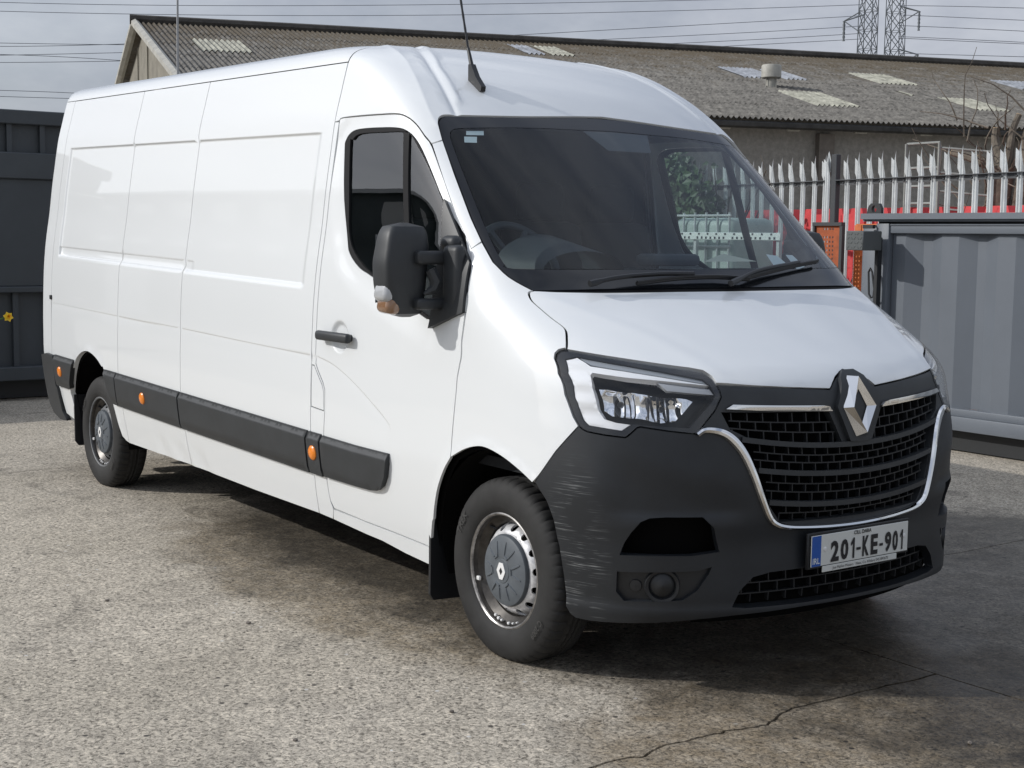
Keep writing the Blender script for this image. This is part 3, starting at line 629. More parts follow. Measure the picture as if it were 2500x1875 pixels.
# printed rail seen through the passenger window
bn=thing('printed_rail','white horizontal rail printed with small dark squares, seen through the windscreen','rail',(-5.9,5.55,0))
def bpart(o): o.parent=bn; o.matrix_parent_inverse=Matrix.Translation((5.9,-5.55,0)); return o
mat('rail_white',(.78,.80,.77),.5); mat('rail_print',(.02,.02,.022),.6)
bpart(MB().rbox((-5.9,5.55,1.601),(2.1,.02,.070),.004,1).build('board','rail_white'))
for x in (-6.9,-6.0,-4.9): bpart(MB().box((x,5.58,.82),(.035,.035,1.64)).build('post','galvanised'))
for i in range(34):
    if i%8==7: continue
    bpart(MB().box((-6.9+i*.060,5.5385,1.586),(.022,.002,.022)).build('printed_square','rail_print'))
    if i%2==0: bpart(MB().box((-6.88+i*.060,5.5385,1.622),(.022,.002,.018)).build('printed_square','rail_print'))
# ivy on the fence
mat('ivy_leaf',(.045,.085,.025),.45,var=(2.2,.55)); mat('ivy_stem',(.06,.045,.03),.9)
iv=thing('ivy','dense dark ivy smothering the fence, seen through the van windscreen','ivy',(-7.9,6.9,0))
b=MB(); rr=random.Random(11)
for i in range(7500):
    x=rr.uniform(-10.2,-6.3); zt=2.55-.12*abs(math.sin(x*5))-max(0,(x+7.3))*.9; z=rr.uniform(.3,max(.5,zt)); 
    if x>-7.0 and z<1.72+.15*math.sin(x*9) and rr.random()<.85: continue
    y=6.42-.154*(x+5)-.1+rr.gauss(0,.15)-.12*math.sin(x*3.1+z*2)
    s=rr.uniform(.028,.06); n=Vector((rr.gauss(0,.5),-1+rr.gauss(0,.4),rr.gauss(.35,.5))).normalized(); u=n.orthogonal().normalized(); u.rotate(Matrix.Rotation(rr.uniform(0,6.28),3,n)); v=n.cross(u); p=Vector((x,y,z))
    P=[p-u*s,p-u*s*.2+v*s*.8+n*s*.15,p+u*s*.3+v*s*.55,p+u*s*1.2-n*s*.2,p+u*s*.3-v*s*.55,p-u*s*.2-v*s*.8+n*s*.15]
    b.add(P,[(0,1,2,3),(0,3,4,5)])
o=b.build('foliage','ivy_leaf',iv); o['kind']='stuff'; o.matrix_parent_inverse=Matrix.Translation((7.9,-6.9,0))
b=MB()
for i in range(22):
    x=rr.uniform(-10,-6.7); pts=[Vector((x,6.62-.154*(x+5),0))]
    for j in range(7): pts.append(pts[-1]+Vector((rr.gauss(0,.10),rr.gauss(0,.04),.33)))
    b.tube(pts,[.02-.002*j for j in range(8)],5)
o=b.build('stem','ivy_stem',iv); o['kind']='stuff'; o.matrix_parent_inverse=Matrix.Translation((7.9,-6.9,0))
# pollarded tree
mat('bark',(.14,.118,.092),.9,var=(9,.4),bump=(30,.6,.01)); mat('cut_wood',(.36,.26,.16),.8)
tr=thing('pollarded_tree','bare pollarded tree with sawn-off limbs behind the spiked fence','tree',(-4.2,7.95,0))
def tpart(o): o.parent=tr; o.matrix_parent_inverse=Matrix.Translation((4.2,-7.95,0)); return o
rr=random.Random(5)
def limb(p,d,l,r0,r1,n=6,w=.12):
    pts=[Vector(p)];d=Vector(d).normalized()
    for i in range(n): d=(d+Vector((rr.gauss(0,w),rr.gauss(0,w),rr.gauss(0,w*.5)))).normalized(); pts.append(pts[-1]+d*l/n)
    return pts,[r0+(r1-r0)*i/n for i in range(n+1)]
b=MB(); base=[(-4.22,7.95,0),(-4.25,7.93,.8),(-4.23,7.95,1.5),(-4.27,7.92,1.95),(-4.24,7.94,2.3)]; b.tube(base,[.16,.13,.11,.12,.13],12); b.tube([(-4.10,8.0,0),(-4.02,8.0,1.2),(-4.08,8.0,1.9),(-3.98,7.98,2.35)],[.10,.085,.08,.085],10); b.each('trunk','bark',tpart)
tips=[((-4.27,7.92,2.28),(-1.0,.0,.55),.55,.055,.038),((-4.25,7.93,2.3),(-.45,.1,.9),.45,.05,.036),((-4.22,7.94,2.3),(.08,.0,1),.55,.04,.03),((-4.2,7.95,2.25),(-.7,-.1,.25),.35,.05,.04),((-4.0,7.98,2.3),(.35,0,1),.85,.055,.036),((-3.99,7.98,2.3),(.9,0,.6),.6,.05,.034),((-4.0,7.98,2.2),(-.35,0,1),.45,.05,.035),((-3.97,7.98,2.3),(.6,.1,1.2),1.0,.045,.03)]
for p,d,l,r0,r1 in tips:
    P,rd=limb(p,d,l,r0,r1); tpart(MB().tube(P,rd,9).build('limb','bark')); e=P[-1]; dd=(P[-1]-P[-2]).normalized()
    tpart(MB().tube([e,e+dd*.006],[rd[-1]*.97,rd[-1]*.95],9).build('sawn_end','cut_wood'))
b=MB()
for i in range(90):
    p=(-4.2+rr.gauss(0,.35),7.95+rr.gauss(0,.12),rr.uniform(.9,2.9)); P,rd=limb(p,(rr.gauss(0,.7),rr.gauss(0,.3),rr.uniform(.2,1)),rr.uniform(.3,.9),.010,.003,6,.2); b.tube(P,rd,4)
for x in (-5.55,-5.4,-5.85,-4.75,-4.6): P,rd=limb((x,7.2,.2),(rr.gauss(.05,.1),0,1),rr.uniform(1.9,2.5),.012,.003,8,.10); b.tube(P,rd,4)
tpart(b.build('twigs','bark'))['kind']='stuff'
# ================================================================== industrial shed
mat('asbestos',(.135,.128,.115),.9,var=(4.5,.6),bump=(9,.8,.05)); mat('ridge_moss',(.06,.055,.048),.95,var=(3,.4)); mat('render_wall',(.235,.225,.205),.95,var=(9,.22),bump=(25,.5,.02)); mat('gable_render',(.215,.20,.165),.95,var=(2,.22),bump=(14,.5,.03))
mat('rooflight',(.31,.305,.25),.7,var=(3.5,.5)); mat('rooflight_blue',(.25,.265,.29),.5,var=(3.5,.5)); mat('pilaster',(.13,.115,.10),.9,var=(5,.2)); mat('vent_metal',(.36,.35,.31),.6,var=(4,.25)); mat('gutter_black',(.035,.034,.032),.8,var=(4,.5))
def roof_mat():
    m=MATS['asbestos']; t=m.node_tree; b=t.nodes['Principled BSDF']; L=t.links.new
    g=t.nodes.new('ShaderNodeNewGeometry'); sp=t.nodes.new('ShaderNodeSeparateXYZ'); L(g.outputs['Position'],sp.inputs[0])
    n=t.nodes.new('ShaderNodeTexNoise'); n.inputs['Scale'].default_value=2.2; n.inputs['Detail'].default_value=8; n.inputs['Roughness'].default_value=.75; L(g.outputs['Position'],n.inputs['Vector'])
    h=t.nodes.new('ShaderNodeMapRange'); h.inputs[1].default_value=5.6; h.inputs[2].default_value=7.5; L(sp.outputs['Z'],h.inputs[0])
    a=t.nodes.new('ShaderNodeMath'); a.operation='MULTIPLY_ADD'; a.inputs[1].default_value=.38; L(h.outputs[0],a.inputs[0]); L(n.outputs['Fac'],a.inputs[2])
    r=t.nodes.new('ShaderNodeMapRange'); r.inputs[1].default_value=.60; r.inputs[2].default_value=.86; L(a.outputs[0],r.inputs[0])
    mx=t.nodes.new('ShaderNodeMix'); mx.data_type='RGBA'; mx.inputs[7].default_value=(.085,.068,.045,1); L(r.outputs[0],mx.inputs[0]); L(b.inputs['Base Color'].links[0].from_socket,mx.inputs[6]); L(mx.outputs[2],b.inputs['Base Color'])
roof_mat()
sh=thing('industrial_shed','long grey shed with mossy corrugated roof rising behind the van','shed',(-35.2,11.3,0))
def spart(mb,name,m): o=mb.build(name,m); o.parent=sh; o.matrix_parent_inverse=Matrix.Translation((35.2,-11.3,0)); return o
A0=Vector((-35.2,11.3,0)); ld=Vector((.335,.942,0)).normalized(); pd=Vector((ld.y,-ld.x,0))     # along ridge / towards the camera
HR,HE,SP,LEN=7.5,4.5,10.6,46.0
def rpt(s,q,lift=0):     # s along ridge, q 0 at ridge .. 1 at eave
    return A0+ld*(s+.97*q)+pd*(SP*q)+Vector((0,0,HR+(HE-HR)*q+lift))
pitch=.145
def sheet(s0,s1,q0,q1,lift):
    n=int((s1-s0)/pitch*6); V=[];F=[]
    for i in range(n+1):
        s=s0+(s1-s0)*i/n; w_=.034*math.cos(2*math.pi*s/pitch)
        for q in (q0,q1): V.append(rpt(s,q,lift+w_+(.012 if q==q1 else 0)))
    for i in range(n): F.append((i*2,i*2+1,i*2+3,i*2+2))
    return MB().add(V,F,True)
for r_ in range(6): spart(sheet(-.3,LEN,r_/6-.004,(r_+1)/6+.006,.0),'roof_sheet_row','asbestos')
# far slope
spart(MB().add([rpt(-.3,0,-.05),rpt(LEN,0,-.05),A0+ld*(LEN-.97)-pd*SP+Vector((0,0,HE)),A0-ld*1.27-pd*SP+Vector((0,0,HE))],[(0,1,2,3)]),'far_roof_slope','asbestos')
RL=[(.89,2.20,.26,.44,'rooflight'),(10.42,11.0,.085,.235,'rooflight_blue'),(11.15,11.95,.085,.235,'rooflight'),(15.95,17.15,.30,.455,'rooflight_blue'),(17.3,18.0,.31,.455,'rooflight_blue'),(15.85,17.2,.64,.825,'rooflight'),(20.4,21.6,.295,.455,'rooflight'),(20.85,21.95,.64,.80,'rooflight'),(25.3,26.7,.30,.44,'rooflight_blue'),(20.0,20.25,.57,.63,'rooflight')]
for s0,s1,q0,q1,m in RL: spart(sheet(s0,s1,q0,q1,.022),'rooflight',m)
vb_=rpt(16.1,.575); b=MB(); Mv=Matrix.Translation(vb_)@Matrix.Rotation(R(90),4,'X')
b.lathe([(.15,-.1),(.15,.32)],18,Mv); b.lathe([(.10,.62),(.255,.60),(.275,.56),(.275,.26),(.25,.24),(.14,.30)],22,Mv)
for q in range(4): b.tube([vb_+Vector((.2*math.cos(q*1.57),.2*math.sin(q*1.57),-.05)),vb_+Vector((.2*math.cos(q*1.57),.2*math.sin(q*1.57),.3))],.012,5)
spart(b,'roof_vent','vent_metal')
spart(MB().tube([rpt(-.35,0,.06),rpt(LEN,0,.06)],.14,8),'ridge_cap','ridge_moss')
# walls
E0=A0+pd*(SP-.45)+ld*.93; spart(MB().add([E0,E0+ld*LEN,E0+ld*LEN+Vector((0,0,HE-.1)),E0+Vector((0,0,HE-.1))],[(0,1,2,3)]),'long_wall','render_wall')
GQ=lambda q,z:A0+pd*(SP-.45)*q+ld*(.93*q+.02)+Vector((0,0,z))
spart(MB().add([GQ(1,0),GQ(1,HE-.1),GQ(0,HR-.22),GQ(-1,HE-.1),GQ(-1,0)],[(0,1,2,3,4)]),'gable_wall','gable_render')
for k_ in (2,4,5,7):
    q=-1+k_*2/9; zt=HR-.25-(HR-HE)*abs(q); spart(MB().box(GQ(q,zt/2)-ld*.03,(.035,.03,zt),Matrix.Rotation(math.atan2(ld.y,ld.x),3,'Z')),'gable_joint','gable_render')
for s_ in (1,-1):
    a=A0-ld*.22+Vector((0,0,HR-.02)); b_=A0+ld*(.97*s_-.22)+pd*SP*s_+Vector((0,0,HE-.02)); spart(MB().tube([a,(a+b_)/2,b_],.12,6),'barge_board','vent_metal')
gq=A0+pd*(SP+.02)+ld*.97; spart(MB().tube([gq-ld*.2+Vector((0,0,HE-.16)),gq+ld*LEN+Vector((0,0,HE-.16))],.09,6),'gutter','gutter_black')
for s_ in np.arange(1.2,LEN,1.85): spart(MB().rbox(gq+ld*s_+Vector((0,0,HE-.20))-pd*.12,(.10,.34,.16),.02,1,Matrix.Rotation(math.atan2(ld.y,ld.x)+math.pi/2,3,'Z')),'eave_bracket','vent_metal')
for s_ in np.arange(4.0,LEN,5.6): spart(MB().box(E0+ld*s_+pd*.10+Vector((0,0,(HE-.3)/2)),(.42,.22,HE-.3),Matrix.Rotation(math.atan2(ld.y,ld.x),3,'Z')),'pilaster','pilaster')

# ================================================================== pole, pylons, lines
mat('pole_grey',(.30,.31,.32),.5); mat('lattice',(.12,.135,.15),.6); mat('wire',(.11,.12,.145),.6)
pl_=MB().tube([(-22.3,7.0,0),(-22.25,6.98,4.0),(-22.3,7.04,9.15)],[.026,.024,.016],6).build('thin_pole','pole_grey'); tag(pl_,'thin vertical grey pole in front of the shed gable','pole')
CAMP=Vector((4.1912,-3.9474,1.5742))
def tower(base,w0,w1,H,arms,label):
    t=thing('lattice_tower',label,'pylon',base); bx=Vector(base)
    az=R(135); ux=Vector((math.cos(az+R(62)),math.sin(az+R(62)),0)); uy=Vector((-ux.y,ux.x,0))
    def P(cx,cy,z): w_=w0+(w1-w0)*z/H; return bx+ux*(cx*w_/2)+uy*(cy*w_/2)+Vector((0,0,z))
    b=MB(); r=.06
    for cx,cy in ((1,1),(1,-1),(-1,-1),(-1,1)): b.tube([P(cx,cy,0),P(cx,cy,H)],r,4,smooth=False)
    b.each('leg','lattice',lambda o:(setattr(o,'parent',t),setattr(o,'matrix_parent_inverse',Matrix.Translation(-bx))))
    b=MB(); n=20; cs=[(1,1),(1,-1),(-1,-1),(-1,1)]
    for i in range(n):
        z0,z1=H*i/n,H*(i+1)/n
        for k in range(4):
            a,c=cs[k],cs[(k+1)%4]; b.tube([P(*a,z0),P(*c,z1)],.048,4,smooth=False); b.tube([P(*c,z0),P(*a,z1)],.048,4,smooth=False); b.tube([P(*a,z1),P(*c,z1)],.03,4,smooth=False)
    o=b.build('bracing','lattice',t); o['kind']='stuff'; o.matrix_parent_inverse=Matrix.Translation(-bx)
    for z,s_ in arms:
        b=MB(); tip=bx+ux*s_*2.6+Vector((0,0,z-.6)); b.tube([P(1 if s_>0 else -1,1,z),tip],.07,4); b.tube([P(1 if s_>0 else -1,-1,z),tip],.07,4); b.tube([P(1 if s_>0 else -1,1,z-1.8),tip],.06,4)
        o=b.build('arm','lattice',t); o.matrix_parent_inverse=Matrix.Translation(-bx)
        b=MB(); b.tube([tip+Vector((0,0,-.2*i)) for i in range(11)],[.10 if i%2 else .16 for i in range(11)],6); o=b.build('insulator','lattice',t); o.matrix_parent_inverse=Matrix.Translation(-bx)
TW1,TW2=((-93.3, 110.05, 0.0), (-97.61, 119.49, 0.0))
tower(TW1,1.65,1.35,38,((29.5,1),(24.5,1),(33,1)),'left of two grey lattice pylons above the shed roof')
tower(TW2,1.8,1.45,40,((26.5,-1),(31,-1),(22,-1)),'right of two grey lattice pylons above the shed roof')
wi=0
for P in [[[-144.81, 38.77, 24.51], [-132.52, 69.1, 25.81], [-106.24, 104.81, 26.95]], [[-144.81, 38.75, 23.63], [-127.6, 77.64, 25.07], [-97.08, 113.4, 26.13]], [[-131.11, 71.68, 21.87], [-112.85, 97.67, 24.02], [-97.04, 113.43, 25.0]], [[-124.9, 81.85, 21.99], [-109.55, 101.35, 23.22], [-97.01, 113.45, 23.95]], [[-120.6, 87.99, 21.75], [-109.53, 101.37, 22.45], [-96.99, 113.47, 23.19]], [[-116.01, 93.91, 21.47], [-106.15, 104.91, 22.12], [-96.98, 113.48, 22.62]], [[-109.5, 101.4, 20.69], [-102.66, 108.34, 20.92], [-96.93, 113.52, 21.0]], [[-145.31, 36.98, 20.4], [-143.27, 43.82, 20.66], [-140.67, 51.19, 20.95]], [[-145.31, 36.97, 20.03], [-143.27, 43.81, 20.47], [-140.67, 51.2, 21.09]], [[-145.32, 36.95, 19.25], [-143.27, 43.79, 19.39], [-140.68, 51.17, 19.24]], [[-145.32, 36.95, 19.11], [-143.27, 43.8, 19.63], [-140.67, 51.18, 20.19]], [[-145.32, 36.93, 18.42], [-143.28, 43.78, 18.83], [-140.68, 51.17, 19.33]], [[-145.34, 36.87, 15.69], [-143.71, 42.43, 15.77], [-142.13, 47.19, 15.74]], [[-145.34, 36.85, 15.09], [-143.71, 42.42, 15.16], [-142.13, 47.18, 15.22]], [[-94.28, 115.75, 25.94], [-89.22, 119.74, 25.64], [-82.68, 124.42, 25.1]], [[-94.25, 115.78, 25.0], [-89.19, 119.77, 24.52], [-82.63, 124.45, 23.86]], [[-94.22, 115.8, 23.91], [-89.15, 119.8, 23.45], [-82.59, 124.48, 22.76]], [[-94.19, 115.83, 22.78], [-89.11, 119.83, 22.33], [-82.54, 124.51, 21.65]], [[-94.18, 115.84, 22.63], [-89.1, 119.83, 22.14], [-82.54, 124.52, 21.51]], [[-94.13, 115.87, 21.07], [-89.05, 119.87, 20.73], [-82.49, 124.55, 20.27]]]:
    p=[Vector(q) for q in P]; c_=[]
    for i in range(25):
        t=i/24; c_.append(p[0]*((1-t)*(1-2*t))+p[1]*(4*t*(1-t))+p[2]*(t*(2*t-1)))
    if wi>=14: c_.append(c_[-1]+(c_[-1]-c_[-2])*30)
    else: c_.insert(0,c_[0]+(c_[0]-c_[1])*(30 if wi<2 or wi>6 else 4))
    o=MB().tube(c_,.032,5).build('power_line','wire'); ords=['topmost','second','third','fourth','fifth','sixth','lowest']
    lb=('%s from the top of the power lines running left from the pylons' if wi<7 else '%s from the top of the power lines beside the shed gable' if wi<14 else '%s from the top of the power lines right of the pylons')%ords[wi if wi<7 else wi-7 if wi<14 else (wi-14 if wi<19 else 6)]
    tag(o,lb,'power line','overhead power lines'); wi+=1
# ================================================================== daffodil in a planter, warehouse across the yard
mat('petal_yellow',(.80,.55,.02),.5); mat('trumpet_orange',(.80,.38,.01),.5); mat('stem_green',(.07,.16,.03),.6); mat('planter_wood',(.12,.09,.06),.8,var=(8,.3)); mat('soil',(.03,.022,.016),.95)
df=thing('daffodil','yellow daffodil flower in front of the dark container at the left edge','flower',(-8.15,-.62,.45))
fc=Vector((-8.12,-.415,.835)); nd=(CAMP-fc).normalized(); nd=(nd+Vector((0,.3,.15))).normalized(); ux=nd.orthogonal().normalized(); uy=nd.cross(ux)
for i in range(6):
    a=2*math.pi*i/6; d=ux*math.cos(a)+uy*math.sin(a); e=nd.cross(d)
    o=MB().add([fc,fc+d*.022+e*.021+nd*.004,fc+d*.046+nd*.002,fc+d*.022-e*.021+nd*.004],[(0,1,2,3)]).build('petal','petal_yellow',df); o.matrix_parent_inverse=Matrix.Translation((8.15,.62,-.45))
M=Matrix.Translation(fc)@Vector((0,1,0)).rotation_difference(nd).to_matrix().to_4x4()
o=MB().lathe([(.008,0),(.012,.015),(.018,.03),(.014,.027),(.006,.004)],12,M).build('trumpet','trumpet_orange',df); o.matrix_parent_inverse=Matrix.Translation((8.15,.62,-.45))
o=MB().tube([fc,fc-nd*.03+Vector((0,-.02,0)),(-8.14,-.52,.80),(-8.15,-.66,.66),(-8.15,-.80,.44)],.006,6).build('stem','stem_green',df); o.matrix_parent_inverse=Matrix.Translation((8.15,.62,-.45))
pw=MB(); pw.rbox((-8.15,-1.16,.22),(.5,.85,.44),.02,2); po=pw.build('planter','planter_wood'); tag(po,'brown wooden planter holding the daffodil','planter')
mat('warehouse_green',(.035,.05,.05),.6,var=(.4,.2)); mat('warehouse_roof',(.11,.12,.12),.7,var=(.5,.3)); mat('door_white',(.5,.5,.48),.6)
wh_=thing('warehouse','dark green clad warehouse across the yard, mirrored in the driver window','warehouse',(-31,-14,0))
def wpart(mb,name,m): o=mb.build(name,m); o.parent=wh_; o.matrix_parent_inverse=Matrix.Translation((31,14,0)); return o
wpart(MB().box((-31,-19,3.0),(34,10,6.0)),'wall','warehouse_green')
V=[]
for x in (-48.4,-13.6): V+=[(x,-13.6,5.9),(x,-19,8.0),(x,-24.4,5.9)]
wpart(MB().add(V,[(0,3,4,1),(1,4,5,2),(0,1,2),(3,5,4)]),'roof','warehouse_roof')
for x in (-44,-38,-32,-26,-20): wpart(MB().rbox((x,-13.96,2.0),(3.6,.12,4.0),.03,1),'shutter_door','door_white' if x in (-38,-20) else 'warehouse_roof')
for x in np.arange(-47,-14,3.0): wpart(MB().box((x,-13.97,5.2),(1.6,.1,.5)),'window_strip','door_white')

# ================================================================== materials used by the van
mat('white_paint',(.745,.765,.77),.45,coat=1.0,cr=.02,bump=(2.3,.22,.006))
mat('black_plastic',(.025,.028,.031),.50,var=(9,.18),bump=(900,.12,.0006))
mat('trim_black',(.012,.013,.015),.45)
mat('gloss_black',(.006,.007,.009),.12)
mat('grille_black',(.010,.011,.013),.5)
mat('void_black',(.002,.002,.002),.9,spec=.1)
mat('rubber',(.014,.0138,.0135),.75,var=(14,.35),bump=(220,.15,.001))
mat('letter_rubber',(.045,.044,.042),.7)
mat('seal_rubber',(.006,.006,.007),.7,spec=.25)
mat('chrome',(.80,.80,.80),.09,metal=1)
mat('mirror_metal',(.92,.93,.95),.02,metal=1)
mat('rim_silver',(.66,.66,.67),.36,metal=.3,var=(40,.25))
mat('rim_grey',(.13,.135,.14),.5,var=(30,.3))
mat('rim_well',(.055,.05,.045),.35,metal=.5,var=(30,.45))
mat('rim_lip_steel',(.30,.29,.28),.28,metal=.8,var=(25,.5))
mat('hub_plastic',(.092,.105,.118),.42,var=(30,.12))
mat('emblem_white',(.75,.75,.74),.35)
mat('marker_orange',(.85,.24,.015),.22,coat=.5)
mat('indicator_clear',(.42,.43,.44),.10,coat=.8)
mat('drl_white',(.90,.90,.90),.25,coat=.3)
mat('lamp_red',(.35,.01,.015),.15,coat=.5)
mat('plate_white',(.62,.63,.60),.4)
mat('plate_blue',(.010,.08,.36),.4)
mat('plate_black',(.01,.01,.012),.5)
mat('seat_cloth',(.006,.0075,.010),.9,var=(30,.4))
mat('dash_plastic',(.036,.042,.049),.6)
def strip_mat():
    m=mat('sticker_strip',(.72,.76,.73),.6); t=m.node_tree; o=t.nodes['Material Output']; a=t.nodes.new('ShaderNodeBsdfTranslucent'); a.inputs['Color'].default_value=(.97,1,.98,1); x=t.nodes.new('ShaderNodeMixShader'); x.inputs[0].default_value=.8
    t.links.new(t.nodes['Principled BSDF'].outputs[0],x.inputs[1]); t.links.new(a.outputs[0],x.inputs[2]); t.links.new(x.outputs[0],o.inputs['Surface'])
strip_mat()
mat('paper',(.62,.60,.48),.8)
mat('sticker_white',(.66,.70,.69),.6)
glass('windscreen_glass',(.72,.80,.83),.034,dirt=.006)
glass('side_glass',(.74,.82,.79),.17)
glass('lens_clear',(.96,.97,.98),.05)
mat('liner_black',(.005,.005,.005),.9,spec=.1)
mat('indicator_amber',(.24,.13,.07),.10,coat=1.0)
def bumper_mat():
    m=mat('bumper_plastic',(.014,.0165,.020),.46,var=(9,.15),bump=(900,.1,.0006)); t=m.node_tree; b=t.nodes['Principled BSDF']
    g=t.nodes.new('ShaderNodeNewGeometry'); mp=t.nodes.new('ShaderNodeMapping'); mp.inputs['Scale'].default_value=(5,5,190); mp.inputs['Rotation'].default_value=(0.05,0.12,0)
    n=t.nodes.new('ShaderNodeTexNoise'); n.inputs['Scale'].default_value=1.0; n.inputs['Detail'].default_value=3; n.inputs['Roughness'].default_value=.7
    t.links.new(g.outputs['Position'],mp.inputs['Vector']); t.links.new(mp.outputs['Vector'],n.inputs['Vector'])
    a=t.nodes.new('ShaderNodeMapRange'); a.inputs[1].default_value=.55; a.inputs[2].default_value=.66; t.links.new(n.outputs['Fac'],a.inputs[0])
    # scuffed patch on the right front corner
    sx=t.nodes.new('ShaderNodeVectorMath'); sx.operation='SUBTRACT'; sx.inputs[1].default_value=(.41,-.945,.47); t.links.new(g.outputs['Position'],sx.inputs[0])
    sc=t.nodes.new('ShaderNodeVectorMath'); sc.operation='MULTIPLY'; sc.inputs[1].default_value=(6.5,8.,2.5); t.links.new(sx.outputs[0],sc.inputs[0])
    ln=t.nodes.new('ShaderNodeVectorMath'); ln.operation='LENGTH'; t.links.new(sc.outputs[0],ln.inputs[0])
    k=t.nodes.new('ShaderNodeMapRange'); k.inputs[1].default_value=.45; k.inputs[2].default_value=1.0; k.inputs[3].default_value=1; k.inputs[4].default_value=0; t.links.new(ln.outputs['Value'],k.inputs[0])
    n2=t.nodes.new('ShaderNodeTexNoise'); n2.inputs['Scale'].default_value=9; t.links.new(g.outputs['Position'],n2.inputs['Vector'])
    k2=t.nodes.new('ShaderNodeMapRange'); k2.inputs[1].default_value=.36; k2.inputs[2].default_value=.55; t.links.new(n2.outputs['Fac'],k2.inputs[0])
    mu=t.nodes.new('ShaderNodeMath'); mu.operation='MULTIPLY'; t.links.new(a.outputs[0],mu.inputs[0]); t.links.new(k.outputs[0],mu.inputs[1])
    mu2=t.nodes.new('ShaderNodeMath'); mu2.operation='MULTIPLY'; t.links.new(mu.outputs[0],mu2.inputs[0]); t.links.new(k2.outputs[0],mu2.inputs[1])
    mx=t.nodes.new('ShaderNodeMix'); mx.data_type='RGBA'; mx.inputs[7].default_value=(.26,.27,.27,1)
    old=b.inputs['Base Color'].links[0].from_socket; t.links.new(old,mx.inputs[6]); t.links.new(mu2.outputs[0],mx.inputs[0]); t.links.new(mx.outputs[2],b.inputs['Base Color'])
bumper_mat()
# ================================================================== the van
van=thing('delivery_van','white high-roof panel van parked on the concrete with scuffed black front bumper','van')
PK={k:np.array(v,float) for k,v in PK.items()}
for k in ('archF_f','archF_r','fender_door','arcR'): PK[k]=smooth_line(PK[k],4)
for k in ('win_out','win_in'): PK[k]=smooth_closed(PK[k],3)
PK['win_in']=inset(PK['win_in'],-.010)
PK['door_top']=np.vstack([PK['door_top'][:2],smooth_line(PK['door_top'][2:],3)])
PK['hood_side']=smooth_line(PK['hood_side'],3)
ss=lambda a,b,t:(lambda u:u*u*(3-2*u))(np.clip((t-a)/(b-a),0,1))
def a_of(x,v):
    "front-chart coordinate of the point at length x on level v"
    out=[]
    for xx,vv in zip(np.atleast_1d(x),np.atleast_1d(v)):
        fi=min(max((vv-VT[0])/(VT[1]-VT[0]),0),NV-1.001); i=int(fi); p=fi-i
        r=TX[i]*(1-p)+TX[i+1]*p; k=int(np.argmax(r<XREAR+.02)) or NA
        out.append(np.interp(-xx,-r[:k],AT[:k]))
    return np.array(out)
def XtoA(c): c=np.atleast_2d(c); return np.stack([a_of(c[:,0],c[:,1]),c[:,1]],1)
def AtoX(c): c=np.atleast_2d(np.array(c,float)); return np.stack([SA(c[:,0],c[:,1])[:,0],c[:,1]],1)
belt=PK['belt']; arcR=PK['arcR']; archF=np.vstack([AtoX(PK['archF_f'])[::-1],PK['archF_r'][1:]])
win_out=PK['win_out']; hc=np.array([-1.155,1.132])
def dside(c):
    x,v=c[:,0],c[:,1]; d=np.zeros(len(c))
    inx=ss(-4.925,-4.905,x)*(1-ss(-1.56,-1.50,x)); top=1-ss(2.008,2.019,v)
    d-=.011*inx*top*ss(1.322,1.345,v)
    d-=.006*ss(-4.925,-4.905,x)*(1-ss(-2.83,-2.76,x))*(1-ss(1.385,1.390,v))*ss(1.330,1.340,v)
    vb=np.interp(x,belt_s[:,0],belt_s[:,1]); t=vb-v
    d-=.0045*ss(-.002,.006,t)*np.exp(-np.clip(t,0,9)/.06)*(1-ss(-.76,-.70,x))
    d+=.006*np.exp(-(segdist(c,arcR)/.022)**2)+.006*np.exp(-(segdist(c,archF)/.025)**2)
    # crumpled sill in front of the rear wheel
    e=ss(-3.55,-3.2,x)*(1-ss(-2.72,-2.5,x))*(1-ss(.33,.44,v))
    d+=e*(.0022*np.sin(x*23+v*14)+.0012*np.sin(x*47-v*33)-.002)
    return d
def ddoor(c):
    d=dside(c); w=segdist(c,np.vstack([win_out,win_out[:1]])); 
    d-=.009*(1-ss(.015,.125,w))
    d-=.016*(1-ss(.045,.075,np.hypot((c[:,0]-hc[0])*.9,c[:,1]-hc[1])))
    return d
EV=[2.004,2.008,2.012,2.016,2.020,2.026,1.395,1.390,1.386,1.38,1.342,1.337,1.331,1.326,1.31,1.04,1.031,1.027,1.022,1.012]
Vtop=2.325; F0=-1.405
belt_s=smooth_line(belt,4)
BL=[belt_s+[0,o] for o in (-.045,-.025,-.014,-.008,-.005,-.003,-.001,.001,.004,.012)]
RG=[np.array([(hc[0]+r*math.cos(t)/.9,hc[1]+r*math.sin(t)) for t in np.linspace(0,2*math.pi,40)]) for r in (.040,.046,.053,.060,.067,.074,.082)]
P1=[(-2.89,.285),(-2.09,.290),(-1.43,.302),(-1.425,.41),(-1.41,.52),(F0,1.0),(F0,Vtop),(-2.89,Vtop)]
P2=[(-3.82,.268),(-2.89,.285),(-2.89,Vtop),(-3.82,Vtop)]
P3=[(-3.865,.275),(-3.82,.268),(-3.82,Vtop),(-5.03,Vtop),(-5.03,.475),(-4.975,.47),(-4.93,.30),(-4.74,.27)]+arcR.tolist()
for nm,P in (('side_panel',P1),('side_panel',P2),('side_panel',P3)):
    panel(nm,P,chX,'white_paint',van,disp=dside,ev=EV,ex=[-4.93,-4.92,-4.912,-4.905,-4.895,-2.84,-2.80,-2.76,-1.56,-1.53,-1.50],h=.045,mirror=True,depth=.03,seam=True)
